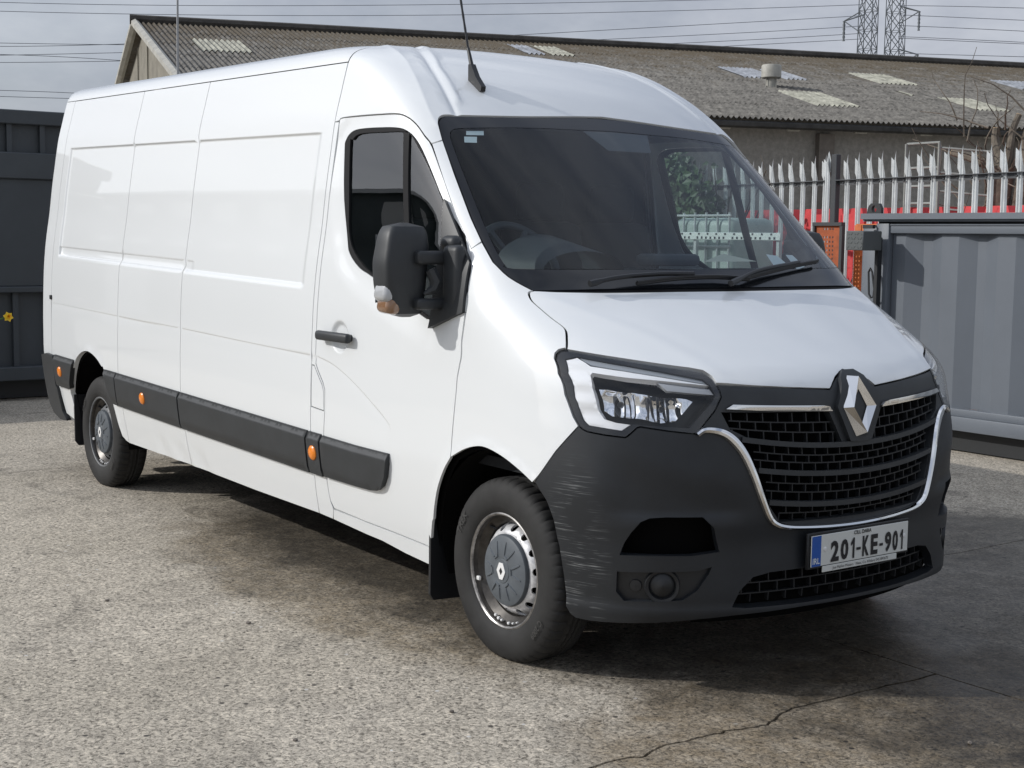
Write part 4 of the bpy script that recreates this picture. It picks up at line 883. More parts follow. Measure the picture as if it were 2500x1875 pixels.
panel('rear_pillar',[(-5.03,.47),(-5.03,Vtop),(-5.252,Vtop),(-5.252,.47)],chX,'white_paint',van,h=.04,mirror=True,gap=.002,ex=[-5.2,-5.215,-5.23,-5.24,-5.246])
drear=[(-1.365,2.06),(-1.365,.995),(-1.345,.97),(-1.295,.92),(-1.275,.89),(-1.275,.79),(-1.285,.69),(-1.30,.50),(-1.30,.43),(-1.295,.385),(-1.27,.355)]
flap=[(-1.400,.985),(-1.380,.985),(-1.300,.905),(-1.286,.875),(-1.286,.795),(-1.400,.80)]
panel('door_pillar',[(F0,2.06)]+drear[:-1]+[(-1.28,.352),(-1.30,.30),(-1.43,.302),(-1.425,.41),(-1.41,.52),(F0,1.0)],chX,'white_paint',van,disp=dside,holes=[flap],h=.03,ev=EV,depth=.03)
panel('door_pillar',[(F0,2.06)]+drear[:-1]+[(-1.28,.352),(-1.30,.30),(-1.43,.302),(-1.425,.41),(-1.41,.52),(F0,1.0)],chX,'white_paint',van,disp=dside,h=.03,ev=EV,depth=.03).scale.y=-1
panel('fuel_flap',flap,chX,'white_paint',van,disp=dside,h=.03,depth=.02,gap=.002,seam=True)
seamF=AtoX(PK['fender_door'])
door=PK['door_top'][2:].tolist()+seamF[1:].tolist()+PK['archF_r'][1:-1].tolist()+[(-.485,.336),(-.74,.345),(-1.07,.352)]+drear[::-1]
door_objs=panel('door',door,chX,'white_paint',van,disp=ddoor,holes=[win_out],h=.024,ev=[],depth=.012,mirror=True,lines=BL+RG,seam=True)
sill=[(-1.28,.352),(-1.07,.352),(-.74,.345),(-.485,.336),(-.50,.255),(-.69,.267),(-.87,.286),(-1.30,.300)]
panel('sill',sill,chX,'white_paint',van,h=.03,depth=.04,mirror=True,seam=True)
for s,dr in zip((1,-1),door_objs):
    for o in [panel('window_seal',win_out,chX,'seal_rubber',dr,off=-.008,holes=[PK['win_in']],h=.03,depth=.012,gap=0),
              panel('window_glass',PK['win_in'],chX,'side_glass',dr,off=-.016,h=.04,depth=0,gap=-.003),
              panel('window_divider',[(-.824,1.998),(-.782,1.990),(-.618,1.335),(-.655,1.335)],chX,'seal_rubber',dr,off=-.009,h=.03,depth=.012,gap=0)]:
        o.scale.y=s
    hp=on(chX,[(-1.16,1.131)],.030)[0]
    b=MB().rbox(hp,(.285,.032,.042),.014,3); b.rbox(hp+[-.10,.022,0],(.04,.05,.03),.01,2); b.rbox(hp+[.10,.022,0],(.04,.05,.03),.01,2)
    o=b.build('door_handle','black_plastic',dr); o.scale.y=s
    ms=PK['m_e'].copy()
    def dm(c): return -.017*ss(.655,.686,c[:,1])-.006*(1-ss(.515,.535,c[:,1]))
    o=panel('side_moulding',[(-1.29,.688),(-.715,.688),(-.722,.64),(-.74,.585),(-.775,.54),(-.82,.515),(-.88,.508),(-1.29,.50)],chX,'black_plastic',dr,off=.024,disp=dm,h=.03,ev=[.655,.665,.675,.682],depth=.03); o.scale.y=s
def dm(c): return -.017*ss(.655,.686,c[:,1])-.006*(1-ss(.50,.52,c[:,1]))
for P in ([(-4.045,.688),(-3.842,.688),(-3.842,.492),(-3.925,.492)],[(-3.832,.688),(-2.90,.688),(-2.90,.492),(-3.832,.492)],[(-2.885,.688),(-1.432,.688),(-1.432,.496),(-2.885,.492)],[(-1.418,.688),(-1.302,.688),(-1.302,.498),(-1.418,.498)],[(-4.96,.688),(-4.575,.688),(-4.70,.50),(-4.72,.488),(-4.96,.486)]):
    panel('side_moulding',P,chX,'black_plastic',van,off=.024,disp=dm,h=.04,ev=[.655,.665,.675,.682],depth=.03,mirror=True,gap=.001)
for x,v in ((-4.835,.590),(-3.405,.592),(-1.360,.600)):
    p=on(chX,[(x,v)],.022)[0]; n=N(chX,[(x,v)])[0]
    b=MB().lathe([(.034,0),(.033,.006),(.026,.012),(.012,.015),(.001,.0155)],24,Matrix.Translation(p)@Vector((0,1,0)).rotation_difference(Vector(n)).to_matrix().to_4x4())
    o=b.build('side_marker','marker_orange',van); mirror_mesh(o)
p=on(chX,[(-5.03,1.054)],.004)[0]
MB().rbox(p,(.03,.014,.03),.006,2).build('door_stop','trim_black',van)
# ---- roof
half=[(0,2.097)]+smooth_line(PK['ws_out'][:7],3).tolist()+[PK['apil'][0].tolist(),PK['apil'][1].tolist()]+XtoA(PK['door_top'][2:22][::-1]).tolist()
vx=np.linspace(2.06,2.52,24); half+=[(a_of(F0,q)[0],q) for q in vx if a_of(F0,q)[0]>.02]; vc=max(h[1] for h in half)+.004; half+=[(0,vc)]
gl=smooth_line(PK['groove'][1:],6); gl=np.vstack([[(.50,2.47)],gl])
shl=smooth_line([(.60,2.53),(.665,2.453),(.715,2.362),(.748,2.301),(.795,2.214),(.831,2.121),(.848,2.061),(.853,2.02)],4)
def droof(c):
    q=np.stack([np.abs(c[:,0]),c[:,1]],1); d=segdist(q,gl); s=np.interp(q[:,1],[2.07,2.19,2.29,2.40,2.47],[.74,.70,.66,.56,.50])-q[:,0]
    sd_=segdist(q,shl)
    return .008*np.exp(-sd_/.035)-.007*np.exp(-(d/.013)**2)+.006*np.exp(-((s-.032)/.016)**2)*ss(2.10,2.14,q[:,1])
GLN=[(shl+[o,0])*[sg,1] for sg in (1,-1) for o in (-.05,-.03,-.015,-.006,0,.006,.015,.03,.05)]+[(gl+[o,0])*[sg,1] for sg in (1,-1) for o in (-.06,-.05,-.042,-.036,-.03,-.024,-.018,-.012,-.008,-.004,0,.004,.008,.012,.02)]
panel('roof_cap',sym(half),chA,'white_paint',van,disp=droof,h=.025,depth=.02,gap=.002,seam=True,lines=GLN)
b=[];rows=[]
for v in np.concatenate([np.linspace(Vtop+.002,2.46,16),np.linspace(2.48,3.19,16)]):
    a0=a_of(F0-.002,v)[0] if rowpar(v)[1]>F0 else 0.
    r=TX[int(np.clip((v-VT[0])/(VT[1]-VT[0]),0,NV-1))]; a1=AT[int(np.argmax(r<XREAR+.02))]
    rows.append(np.stack([np.linspace(a0,a1,60),np.full(60,v)],1))
g=np.vstack(rows); Pg=chA(g); Ng=nrm(chA,g)*-1
nr=len(rows); FA=[(i*60+j,(i+1)*60+j,(i+1)*60+j+1,i*60+j+1) for i in range(nr-1) for j in range(59)]
Pl=Pg*[1,-1,1]; Nl=Ng*[1,-1,1]
me=bpy.data.meshes.new('roof'); me.from_pydata(np.vstack([Pg,Pl]).tolist(),[],FA+[tuple(len(Pg)+i for i in f[::-1]) for f in FA]); me.polygons.foreach_set('use_smooth',[True]*len(me.polygons)); me.update()
me.normals_split_custom_set_from_vertices(np.vstack([Ng,Nl]).tolist()); link('roof',me,'white_paint',van)
# ---- rear doors
prof=[(float(rowpar(v)[2])-.03,v+.0935) for v in np.linspace(.5,2.33,20)]
for s in (1,-1):
    pl=[(.004,prof[0][1])]+[(y,z) for y,z in prof]+[(.60,2.53),(.004,2.555)]
    MB().prism([(y*s,z) for y,z in pl],(-5.245,0,0),(0,1,0),(0,0,1),-.03).build('rear_door','white_paint',van)
    MB().rbox((-5.262,s*.935,1.0),(.075,.11,.44),.02,2).build('tail_light','lamp_red',van)
MB().rbox((-5.31,0,.52),(.12,1.75,.25),.04,3).build('rear_bumper','black_plastic',van)
panel('rear_bumper_end',[(-5.255,.66),(-5.10,.687),(-4.972,.683),(-4.985,.49),(-4.965,.468),(-4.955,.32),(-4.89,.258),(-5.03,.248),(-5.15,.28),(-5.235,.38),(-5.255,.5)],chX,'black_plastic',van,off=.018,h=.03,depth=.03,mirror=True)
# ---- pillars, fender, bonnet, glass
ws=PK['ws_out']; WSF=smooth_line(ws,3); ap=PK['apil']; lamp=PK['lamp']
panel('windscreen_pillar',[ap[1],ap[2],ap[3],ap[4],ap[5],ws[9],ws[8],ap[0]],chA,'white_paint',van,h=.025,mirror=True,gap=.002,seam=True)
fend=[ap[5]]+[q for q in smooth_line(ws[11:15],3)]+[q for q in PK['hood_side']]+[lamp[i] for i in (3,2,1,0,25,24,23,22)]+[(1.199,.832)]+[q for q in PK['archF_f'][::-1]]+[q for q in PK['fender_door'][-2::-1]]
def dfend(c): return .007*np.exp(-(segdist(c,PK['archF_f'])/.025)**2)
panel('front_fender',fend,chA,'white_paint',van,disp=dfend,h=.025,depth=.012,mirror=True,seam=True)
crz=smooth_line([(.93,1.385),(.83,1.322),(.72,1.262),(.645,1.205),(.58,1.13),(.55,1.06)],6)
hood=[(0,1.379),(.35,1.379),(.65,1.377)]+PK['hood_side'].tolist()+[lamp[i].tolist() for i in range(4,10)]+PK['hood_front'][:-1].tolist()+[(0,1.112)]
def dhood(c):
    a=np.abs(c[:,0]); ac=np.interp(c[:,1],crz[::-1,1],crz[::-1,0]); t=a-ac
    return .0035*np.exp(-(t/.05)**2)-.004*ss(0,.30,-t)
panel('bonnet',sym(hood),chA,'white_paint',van,disp=dhood,h=.025,depth=.02,seam=True,lines=[(crz+[o,0])*[sg,1] for sg in (1,-1) for o in (-.1,-.06,-.03,0,.03,.06)])
wo=[(0,2.094)]+WSF.tolist()+[(.65,1.384),(.35,1.386),(0,1.386)]; wg=[(0,2.030)]+smooth_line(PK['ws_glass'],3).tolist()+[(0,1.462)]
wsb=panel('windscreen',sym(wg),chA,'windscreen_glass',van,off=-.004,h=.04,depth=0,gap=-.002)
panel('windscreen_band',sym(wo),chA,'gloss_black',wsb,off=-.004,holes=[sym(wg)],h=.03,depth=.012,gap=.004)
panel('windscreen_seal',sym(wo),chA,'seal_rubber',wsb,off=-.010,holes=[inset(sym(wo),.03)],h=.03,depth=.006,gap=-.006)
panel('sensor_patch',[(-.20,2.034),(.17,2.034),(.11,1.945),(-.13,1.945)],chA,'gloss_black',wsb,off=-.007,h=.05,depth=.004,gap=0)
st=PK['sticker']
panel('sticker',st[:4],chA,'sticker_white',wsb,off=-.012,h=.05,depth=0,gap=0); panel('sticker',st[4:8],chA,'sticker_white',wsb,off=-.012,h=.05,depth=0,gap=0)
# wipers
def wiper(arm,blade):
    pa=on(chA,smooth_line(arm,4),.028); b=MB().tube(pa,[.013]*2+[.009]*(len(pa)-2),8)
    pb=on(chA,smooth_line(blade,4),.016); b.tube(pb,.008,6); b.tube(on(chA,smooth_line(blade,4),.024),.006,6)
    b.build('wiper','trim_black',van)
wiper([(.70,1.383),(.571,1.407),(.375,1.420),(.22,1.420)],[(.50,1.392),(.30,1.410),(.10,1.414),(-.06,1.404)])
wiper([(.075,1.380),(-.117,1.427),(-.332,1.451),(-.43,1.46)],[(-.02,1.405),(-.25,1.437),(-.45,1.459),(-.60,1.471)])
# antenna
ab=on(chA,[(.542,2.199)],0)[0]
b=MB().prism([(-.055,-.012),(.040,-.02),(.045,.0),(.0,.045),(-.035,.10),(-.055,.10)],Vector(ab)+Vector((.0,.012,.0)),(1,0,0),(0,0,1),.024)
b.tube([Vector(ab)+Vector((-.045,0,.09)),Vector(ab)+Vector((-.075,0,.17))],[.010,.007],8)
b.tube([Vector(ab)+Vector((-.075,0,.17))+Vector((-.0080*i,0,.0280*i)) for i in range(11)],[.0045+.001*(i%2) for i in range(11)],6)
b.build('antenna','trim_black',van)
# ---- bumper
bb=[(0,.290),(.26,.290),(.55,.283),(.67,.275),(.80,.262),(.92,.252),(1.03,.244),(1.09,.245)]+PK['bump_arch'][-2::-1].tolist()+[(1.199,.832)]+[lamp[i].tolist() for i in (22,21,20,19,18,17,16,15,14,13)]
chrome=np.array([(.685,.912),(.66,.926),(.624,.925),(.591,.916),(.564,.899),(.538,.872),(.513,.833),(.484,.768),(.452,.686),(.420,.619),(.386,.592),(.334,.579),(.247,.571),(.141,.565),(0,.562)])
bb+=chrome[1:].tolist()
intake=[(0,.305),(.26,.305),(.50,.307),(.548,.312),(.52,.365),(.47,.408),(.40,.420),(.26,.422),(0,.425)]
pocket=[(.945,.495),(.932,.535),(.912,.575),(.885,.612),(.855,.625),(.80,.629),(.67,.628),(.63,.59),(.602,.507),(.70,.497)]
fogp=[(.955,.432),(.68,.440),(.63,.452),(.64,.43),(.68,.375),(.73,.342),(.79,.338),(.93,.332),(.958,.362)]
def dbump(c):
    a=np.abs(c[:,0]); v=c[:,1]
    ln=np.interp(a,[.5,.62,.80,.98,1.10],[.70,.74,.80,.86,.90])
    d=-.013*ss(-.03,.11,ln-v)*ss(.46,.60,a)*(1-ss(.90,1.05,a))*ss(.60,.66,v)
    d+=.020*ss(.36,.30,0)*0
    d+=.014*(1-ss(.28,.33,v))
    d-=.012*np.exp(-((a-1.065)/.02)**2)*0
    return d
bumper=panel('front_bumper',sym(bb),chA,'bumper_plastic',van,disp=dbump,h=.025,depth=.035,holes=[sym(intake),pocket,[(-a,v) for a,v in pocket],fogp,[(-a,v) for a,v in fogp]],gap=.002)
for s in (1,-1):
    panel('bumper_pocket',[(a*s,v) for a,v in pocket],chA,'void_black',bumper,off=-.07,h=.04,depth=0,gap=-.02)
    o=panel('fog_lamp_panel',[(a*s,v) for a,v in fogp],chA,'trim_black',bumper,off=-.018,h=.03,depth=0,gap=-.012)
    p=on(chA,[(.80*s,.388)],-.016)[0]; n=N(chA,[(.80*s,.388)])[0]; M=Matrix.Translation(p)@Vector((0,1,0)).rotation_difference(Vector(n)).to_matrix().to_4x4()
    MB().lathe([(.062,0),(.058,.014),(.048,.012),(.044,.002),(.030,.012),(.001,.016)],28,M).build('fog_lamp','trim_black',bumper)
    p=on(chA,[(.893*s,.384)],-.017)[0]; n=N(chA,[(.893*s,.384)])[0]; M=Matrix.Translation(p)@Vector((0,1,0)).rotation_difference(Vector(n)).to_matrix().to_4x4()
    MB().lathe([(.022,0),(.020,.005),(.001,.006)],20,M).build('tow_cover','trim_black',bumper)
panel('lower_intake',sym([(0,.22),(.66,.22),(.74,.35),(.62,.50),(0,.50)]),chA,'void_black',bumper,off=-.055,h=.05,depth=0,gap=0)
def rib(mb,c0,c1,w,o0,o1,n=1):
    "thin bar between two chart points: half width w across, offsets o0 front .. o1 back"
    c0=np.array(c0,float);c1=np.array(c1,float); t=(c1-c0)/max(np.linalg.norm(c1-c0),1e-9); q=np.array([-t[1],t[0]])*w
    V=[];F=[]
    for i in range(n+1):
        c=c0+(c1-c0)*i/n
        for s,o in ((1,o0),(-1,o0),(-1,o1),(1,o1)): V.append(on(chA,[c+q*s],o)[0])
    for i in range(n):
        for k in range(4): F.append((i*4+k,i*4+(k+1)%4,(i+1)*4+(k+1)%4,(i+1)*4+k))
    mb.add(V,F)
def brick(mb,top,bot,al,ar,rows,pitch,o0=-.016,o1=-.034,shift=0):
    for r in range(1,rows):
        f=r/rows; xs=np.linspace(al,ar,14)
        for a0,a1 in zip(xs[:-1],xs[1:]): rib(mb,(a0,bot(a0)+(top(a0)-bot(a0))*f),(a1,bot(a1)+(top(a1)-bot(a1))*f),.0022,o0,o1)
    for r in range(rows):
        f0=r/rows;f1=(r+1)/rows; a=al+((r+shift)%2)*pitch*.5+pitch*.25
        while a<ar:
            sl=.006
            rib(mb,(a,bot(a)+(top(a)-bot(a))*f0),(a+sl*(1 if a>0 else -1)*0,bot(a)+(top(a)-bot(a))*f1),.0022,o0,o1); a+=pitch
mb=MB(); brick(mb,lambda a:.422,lambda a:.308,-.53,.53,3,.075,-.03,-.05); mb.build('intake_mesh','trim_black',bumper)['kind']='stuff'
# ---- grille
sag=lambda c0:(lambda a:c0+.15*a*a)
b1,b2,b3=sag(.851),sag(.752),sag(.644)
top1=lambda a:.966+.03*abs(a)
cin=lambda v:np.interp(v,[.58,.60,.62,.69,.77,.83,.87,.90,.915],[.34,.39,.415,.448,.478,.505,.53,.56,.58])-.018
hw=.009
def band(topf,botf,al=None,n=12):
    # symmetric hole between two curves, sides following the chrome surround
    ar_t=[a for a in np.linspace(.2,.7,400) if a<cin(topf(a))][-1]; ar_b=[a for a in np.linspace(.2,.7,400) if a<cin(botf(a))][-1]
    T=[(a,topf(a)) for a in np.linspace(-ar_t,ar_t,n*2)]; B=[(a,botf(a)) for a in np.linspace(ar_b,-ar_b,n*2)]
    return T+B,min(ar_t,ar_b)
h2,a2=band(lambda a:b1(a)-hw,lambda a:b2(a)+hw); h3,a3=band(lambda a:b2(a)-hw,lambda a:b3(a)+hw); h4,a4=band(lambda a:b3(a)-hw,lambda a:.592+.05*a*a)
h1=[(.142,top1(.142)),(.52,top1(.52)),(.585,top1(.585)),(.56,.93),(.50,b1(.50)+hw+.004),(.30,b1(.3)+hw),(.085,b1(.085)+hw)]
gout=PK['hood_front'][::-1].tolist(); gout[0]=[0,1.106]
gout=[(0,1.106)]+[q for q in PK['hood_front'][-2::-1].tolist()]+[lamp[i].tolist() for i in (10,11,12,13)]+chrome[1:].tolist()
holes=[h1,[(-a,v) for a,v in h1],h2,h3,h4]
grille=panel('grille',sym(gout),chA,'black_plastic',van,off=-.006,holes=holes,h=.025,depth=.03,gap=.003)
panel('grille_backing',sym(gout),chA,'void_black',grille,off=-.055,h=.05,depth=0,gap=.004)
mb=MB()
for s in (1,-1):
    brick(mb,lambda a:top1(a),lambda a:b1(a)+hw,*((.10,.56) if s>0 else (-.56,-.10)),3,.062)
brick(mb,lambda a:b1(a)-hw,lambda a:b2(a)+hw,-a2,a2,3,.060); brick(mb,lambda a:b2(a)-hw,lambda a:b3(a)+hw,-a3,a3,3,.060,shift=1); brick(mb,lambda a:b3(a)-hw,lambda a:.592+.05*a*a,-a4,a4,2,.060)
mb.build('grille_mesh','grille_black',grille)['kind']='stuff'
for f in (b1,b2,b3):
    ar=cin(f(.45))-.0; mb=MB(); xs=np.linspace(-ar,ar,30)
    for x0,x1 in zip(xs[:-1],xs[1:]): rib(mb,(x0,f(x0)),(x1,f(x1)),.009,.006,-.02)
    mb.build('grille_bar','black_plastic',grille)
for s in (1,-1):
    st=[(.132,.973),(.148,.989),(.176,.994),(.394,1.003),(.55,1.010),(.577,.996),(.396,.984)]
    panel('chrome_strip',[(a*s,v) for a,v in st],chA,'chrome',grille,off=.006,h=.02,depth=.012,gap=0,disp=lambda c:.006*ss(.97,.995,c[:,1]))
cp=np.vstack([chrome,chrome[-2::-1]*[-1,1]]); cl_=smooth_line(cp,4)
P3d=on(chA,cl_,.004)
mb=MB(); k=len(P3d); n3=N(chA,cl_); V=[];Fq=[]; wd=np.interp(np.abs(cl_[:,0]),[0,.3,.45,.55,.685],[.009,.009,.012,.017,.010])
for i in range(k):
    t=P3d[min(i+1,k-1)]-P3d[max(i-1,0)]; t/=np.linalg.norm(t); sdv=np.cross(t,n3[i])
    for q in range(8):
        an=2*math.pi*q/8; V.append(P3d[i]+sdv*math.cos(an)*wd[i]+n3[i]*math.sin(an)*.012)
for i in range(k-1):
    for q in range(8): Fq.append((i*8+q,i*8+(q+1)%8,(i+1)*8+(q+1)%8,(i+1)*8+q))
mb.add(V,Fq,True); mb.build('chrome_surround','chrome',grille)
# badge: faceted lozenge on its raised housing
def lozenge(mb,outer,ridge,inner,o0,o1,o2):
    # outer: 6 pts, ridge 4 pts, inner 4 pts (chart coords)
    O=[on(chA,[p],o0)[0] for p in outer]; Rg=[on(chA,[p],o1)[0] for p in ridge]; I=[on(chA,[p],o2)[0] for p in inner]
    V=O+Rg+I; F=[(0,1,7,6) if False else (0,1,6),(1,2,7,6),(2,3,8,7),(3,4,8),(4,5,9,8),(5,0,6,9),(6,7,11,10),(7,8,12,11),(8,9,13,12),(9,6,10,13)]
    mb.add(V,F)
hsg=[(0,1.103),(.03,1.103),(.062,1.082),(.112,.985),(.055,.862),(0,.858)]
panel('badge_housing',sym(hsg),chA,'black_plastic',grille,off=.012,h=.03,depth=.03,gap=0)
mb=MB(); sc=1.0
lozenge(mb,[(-.030,1.083),(.030,1.083),(.086,.981),(.028,.877),(-.028,.877),(-.086,.981)],[(.004,1.070),(.058,.981),(-.004,.890),(-.058,.981)],[(.0,1.040),(.033,.981),(.0,.918),(-.033,.981)],.014,.038,.016)
mb.build('badge','chrome',grille)
# ---- number plate
pl=Vector((.868,0,.487)); pn=MB(); tilt=Matrix.Rotation(R(-1),3,'Y')
MB().rbox(pl-Vector((.006,0,-.0)),(.012,.545,.13),.003,1).build('plate_holder','trim_black',van)
plate=MB().rbox(pl+Vector((.004,0,0)),(.004,.520,.111),.0015,1,smooth=False).build('number_plate','plate_white',van)
MB().box(pl+Vector((.0068,-.235,0)),(.0012,.046,.108)).build('plate_band','plate_blue',plate)
def plate_text(s,size,y,z,m,xs=1.,bold=0.,wid=None):
    V,F=text_mesh(s,size,xs,bold); 
    if wid:
        x0=min(v[0] for v in V);x1=max(v[0] for v in V); k=wid/(x1-x0); V=[((v[0]-(x0+x1)/2)*k,v[1]) for v in V]
    MB().add([(pl.x+.0082,y+a,z+b) for a,b in V],F).build('lettering',m,plate)
def glyph(ch,y0,y1,z0,z1):
    if ch=='1': V,F=[(.50,0),(1,0),(1,1),(.60,1),(0,.76),(0,.60),(.50,.72)],[(0,1,2,3,6),(3,4,5,6)]
    elif ch=='-': V,F=[(0,.36),(1,.36),(1,.49),(0,.49)],[(0,1,2,3)]
    else:
        V,F=text_mesh(ch,.1,1.,.004); a0=min(v[0] for v in V);a1=max(v[0] for v in V);c0=min(v[1] for v in V);c1=max(v[1] for v in V); V=[((a-a0)/(a1-a0),(c-c0)/(c1-c0)) for a,c in V]
    MB().add([(pl.x+.0082,y0+(y1-y0)*a,z0+(z1-z0)*b) for a,b in V],F).build('lettering','plate_black',plate)
for ch,a,b in (('2',565,668),('0',692,790),('1',824,872),('-',897,955),('K',978,1066),('E',1092,1186),('-',1210,1260),('9',1287,1378),('0',1397,1474),('1',1507,1546)):
    f=lambda q:-.26+.52*((q-328)/1297)*(1.045-.045*((q-328)/1297)); glyph(ch,f(a),f(b),pl.z-.047,pl.z+.028)
plate_text('CILL DARA',.019,.005,pl.z+.045,'plate_black',bold=.0004)
plate_text('IRL',.030,-.236,pl.z-.036,'sticker_white',wid=.036,bold=.0004)
for y in (-.19,.237): MB().lathe([(.008,0),(.007,.003),(.001,.004)],14,Matrix.Translation((pl.x+.006,y,pl.z+.004))@Matrix.Rotation(R(-90),4,'Z')).build('plate_bolt','emblem_white',plate)
MB().rbox((pl.x+.004,.0,pl.z-.069),(.004,.40,.022),.001,1,smooth=False).build('dealer_strip','plate_white',plate)
plate_text('Joe Mallon Motors   Naas, Co. Kildare 045 897675',.014,.0,pl.z-.069,'plate_black',wid=.30)
# ---- headlights
mat('guide_grey',(.30,.32,.34),.15,coat=.6)
DRL2=[(1.057,1.153),(1.0,1.164),(.988,1.149),(.981,1.138),(.871,1.125),(.759,1.108),(.628,1.086),(.610,1.080),(.631,1.080),(.768,1.094),(.888,1.102),(.996,1.113),(1.010,1.104),(1.028,1.064),(1.021,.990),(1.001,.960),(.960,.950),(.909,.944),(.943,.921),(1.060,.932),(1.080,.949),(1.107,1.028),(1.096,1.108)]
GUIDE=[(.993,1.165),(.852,1.144),(.744,1.125),(.622,1.099),(.613,1.083),(.627,1.089),(.757,1.111),(.869,1.128),(.975,1.142),(.985,1.152)]
REFL=[(1.012,1.062),(.975,1.064),(.876,1.055),(.834,1.049),(.700,1.037),(.680,1.026),(.706,.998),(.748,.958),(.803,.952),(.870,.964),(.981,.970),(1.008,.985)]
for s in (1,-1):
    f=lambda P:[(a*s,v) for a,v in np.array(P)]
    hl=panel('headlight',f(lamp),chA,'lens_clear',van,off=.001,h=.03,depth=0,gap=.003)
    panel('lamp_frame',f(lamp),chA,'gloss_black',hl,off=-.006,h=.025,depth=.05,holes=[f(inset(PK['lamp_in'],.004))],gap=.004)
    panel('lamp_bowl',f(lamp),chA,'trim_black',hl,off=-.10,h=.04,depth=0,gap=.004)
    panel('daylight_strip',f(DRL2),chA,'drl_white',hl,off=-.010,h=.015,depth=.03,gap=.002,disp=lambda c:.0010*np.sin(c[:,1]*330)*ss(.96,1.0,np.abs(c[:,0])))
    panel('indicator',f(PK['indic']),chA,'indicator_clear',hl,off=-.018,h=.03,depth=.02,gap=.002)
    panel('light_guide',f(GUIDE),chA,'guide_grey',hl,off=-.014,h=.02,depth=.02,gap=.001)
    def dref(c,s=s):
        d=np.zeros(len(c)); a=c[:,0]*s
        for ca,cv in ((.945,1.010),(.795,.998)):
            q=np.hypot((a-ca)/.078,(c[:,1]-cv)/.060); d-=.040*np.clip(1-q*q,0,1)
        # pressed facets
        return d+.0025*np.sign(np.sin(a*95))*np.sign(np.sin(c[:,1]*120))*0+.0022*np.sin(a*150)
    panel('reflector',f(REFL),chA,'mirror_metal',hl,off=-.030,h=.010,depth=.03,gap=.001,disp=dref)
    for ca,cv in ((.945,1.010),(.795,.998)):
        p=Vector(on(chA,[(ca*s,cv)],-.050)[0]); n=Vector(N(chA,[(ca*s,cv)])[0]); MB().tube([p,p+n*.022],[.012,.009],10).build('bulb','trim_black',hl)
# ---- mirrors
zz=[1.262,1.268,1.285,1.33,1.40,1.46,1.53,1.575,1.603,1.616,1.621]
yo=[1.150,1.196,1.213,1.232,1.247,1.250,1.240,1.230,1.215,1.196,1.150]; yi=[1.110,1.083,1.073,1.066,1.060,1.056,1.050,1.053,1.063,1.081,1.12]
xf_=[-.42,-.392,-.382,-.374,-.368,-.366,-.369,-.375,-.385,-.398,-.43]; xb_=[-.45,-.475,-.486,-.494,-.50,-.50,-.496,-.49,-.485,-.475,-.45]
zs=np.linspace(1.262,1.621,26); V=[];F=[];sg=28
for z in zs:
    o_,i_,f_,b_=[pchip(zz,q,z) for q in (yo,yi,xf_,xb_)]
    for k in range(sg):
        t=2*math.pi*k/sg; cx,cy=math.cos(t),math.sin(t); e=.42
        V.append(((f_+b_)/2+(f_-b_)/2*math.copysign(abs(cx)**e,cx),-((o_+i_)/2+(o_-i_)/2*math.copysign(abs(cy)**e,cy)),z))
for i in range(len(zs)-1):
    for k in range(sg): F.append((i*sg+k,i*sg+(k+1)%sg,(i+1)*sg+(k+1)%sg,(i+1)*sg+k))
F+=[tuple(range(sg)),tuple((len(zs)-1)*sg+k for k in range(sg))]
hd=MB().add(V,F,True).build('wing_mirror','black_plastic',van); hds=[hd,mirror_mesh(hd)]; hds[1].location.y=-.075
for s,hd in zip((1,-1),hds):
    parts=[]
    b=MB().rbox((-.362,-1.035,1.490),(.055,.19,.052),.014,3); b.rbox((-.362,-1.035,1.314),(.055,.19,.044),.014,3)
    b.each('mirror_arm','black_plastic',lambda o:(setattr(o,'parent',hd),parts.append(o)))
    b=MB().rbox((-.300,-.992,1.405),(.11,.055,.27),.025,3); b.rbox((-.345,-.975,1.545),(.10,.06,.06),.025,3); parts.append(b.build('mirror_bracket','black_plastic',hd))
    parts.append(panel('mirror_foot',[(-.452,1.712),(-.340,1.592),(-.222,1.470),(-.204,1.287),(-.43,1.215),(-.42,1.25),(-.405,1.522)],chX,'black_plastic',hd,off=.014,h=.03,depth=.03,gap=0))
    b=MB().tube([(-.345,-1.07,1.445),(-.338,-1.05,1.40),(-.34,-1.06,1.37),(-.345,-1.10,1.352)],[.022,.026,.022,.006],8); parts.append(b.build('mirror_hook','black_plastic',hd))
    M=Matrix.Rotation(R(-14),3,'X'); parts.append(MB().rbox((-.428,-1.212,1.358),(.10,.075,.080),.026,4,M).build('mirror_indicator','indicator_clear',hd)); parts.append(MB().rbox((-.428,-1.202,1.314),(.10,.070,.080),.026,4,M).build('mirror_indicator','indicator_amber',hd))
    parts.append(MB().box((-.503,-1.150,1.445),(.004,.14,.26)).build('mirror_glass','mirror_metal',hd))
    for o in parts:
        o.scale.y=s
        if s<0 and o.name.startswith('mirror_foot'): o.location.y=.075
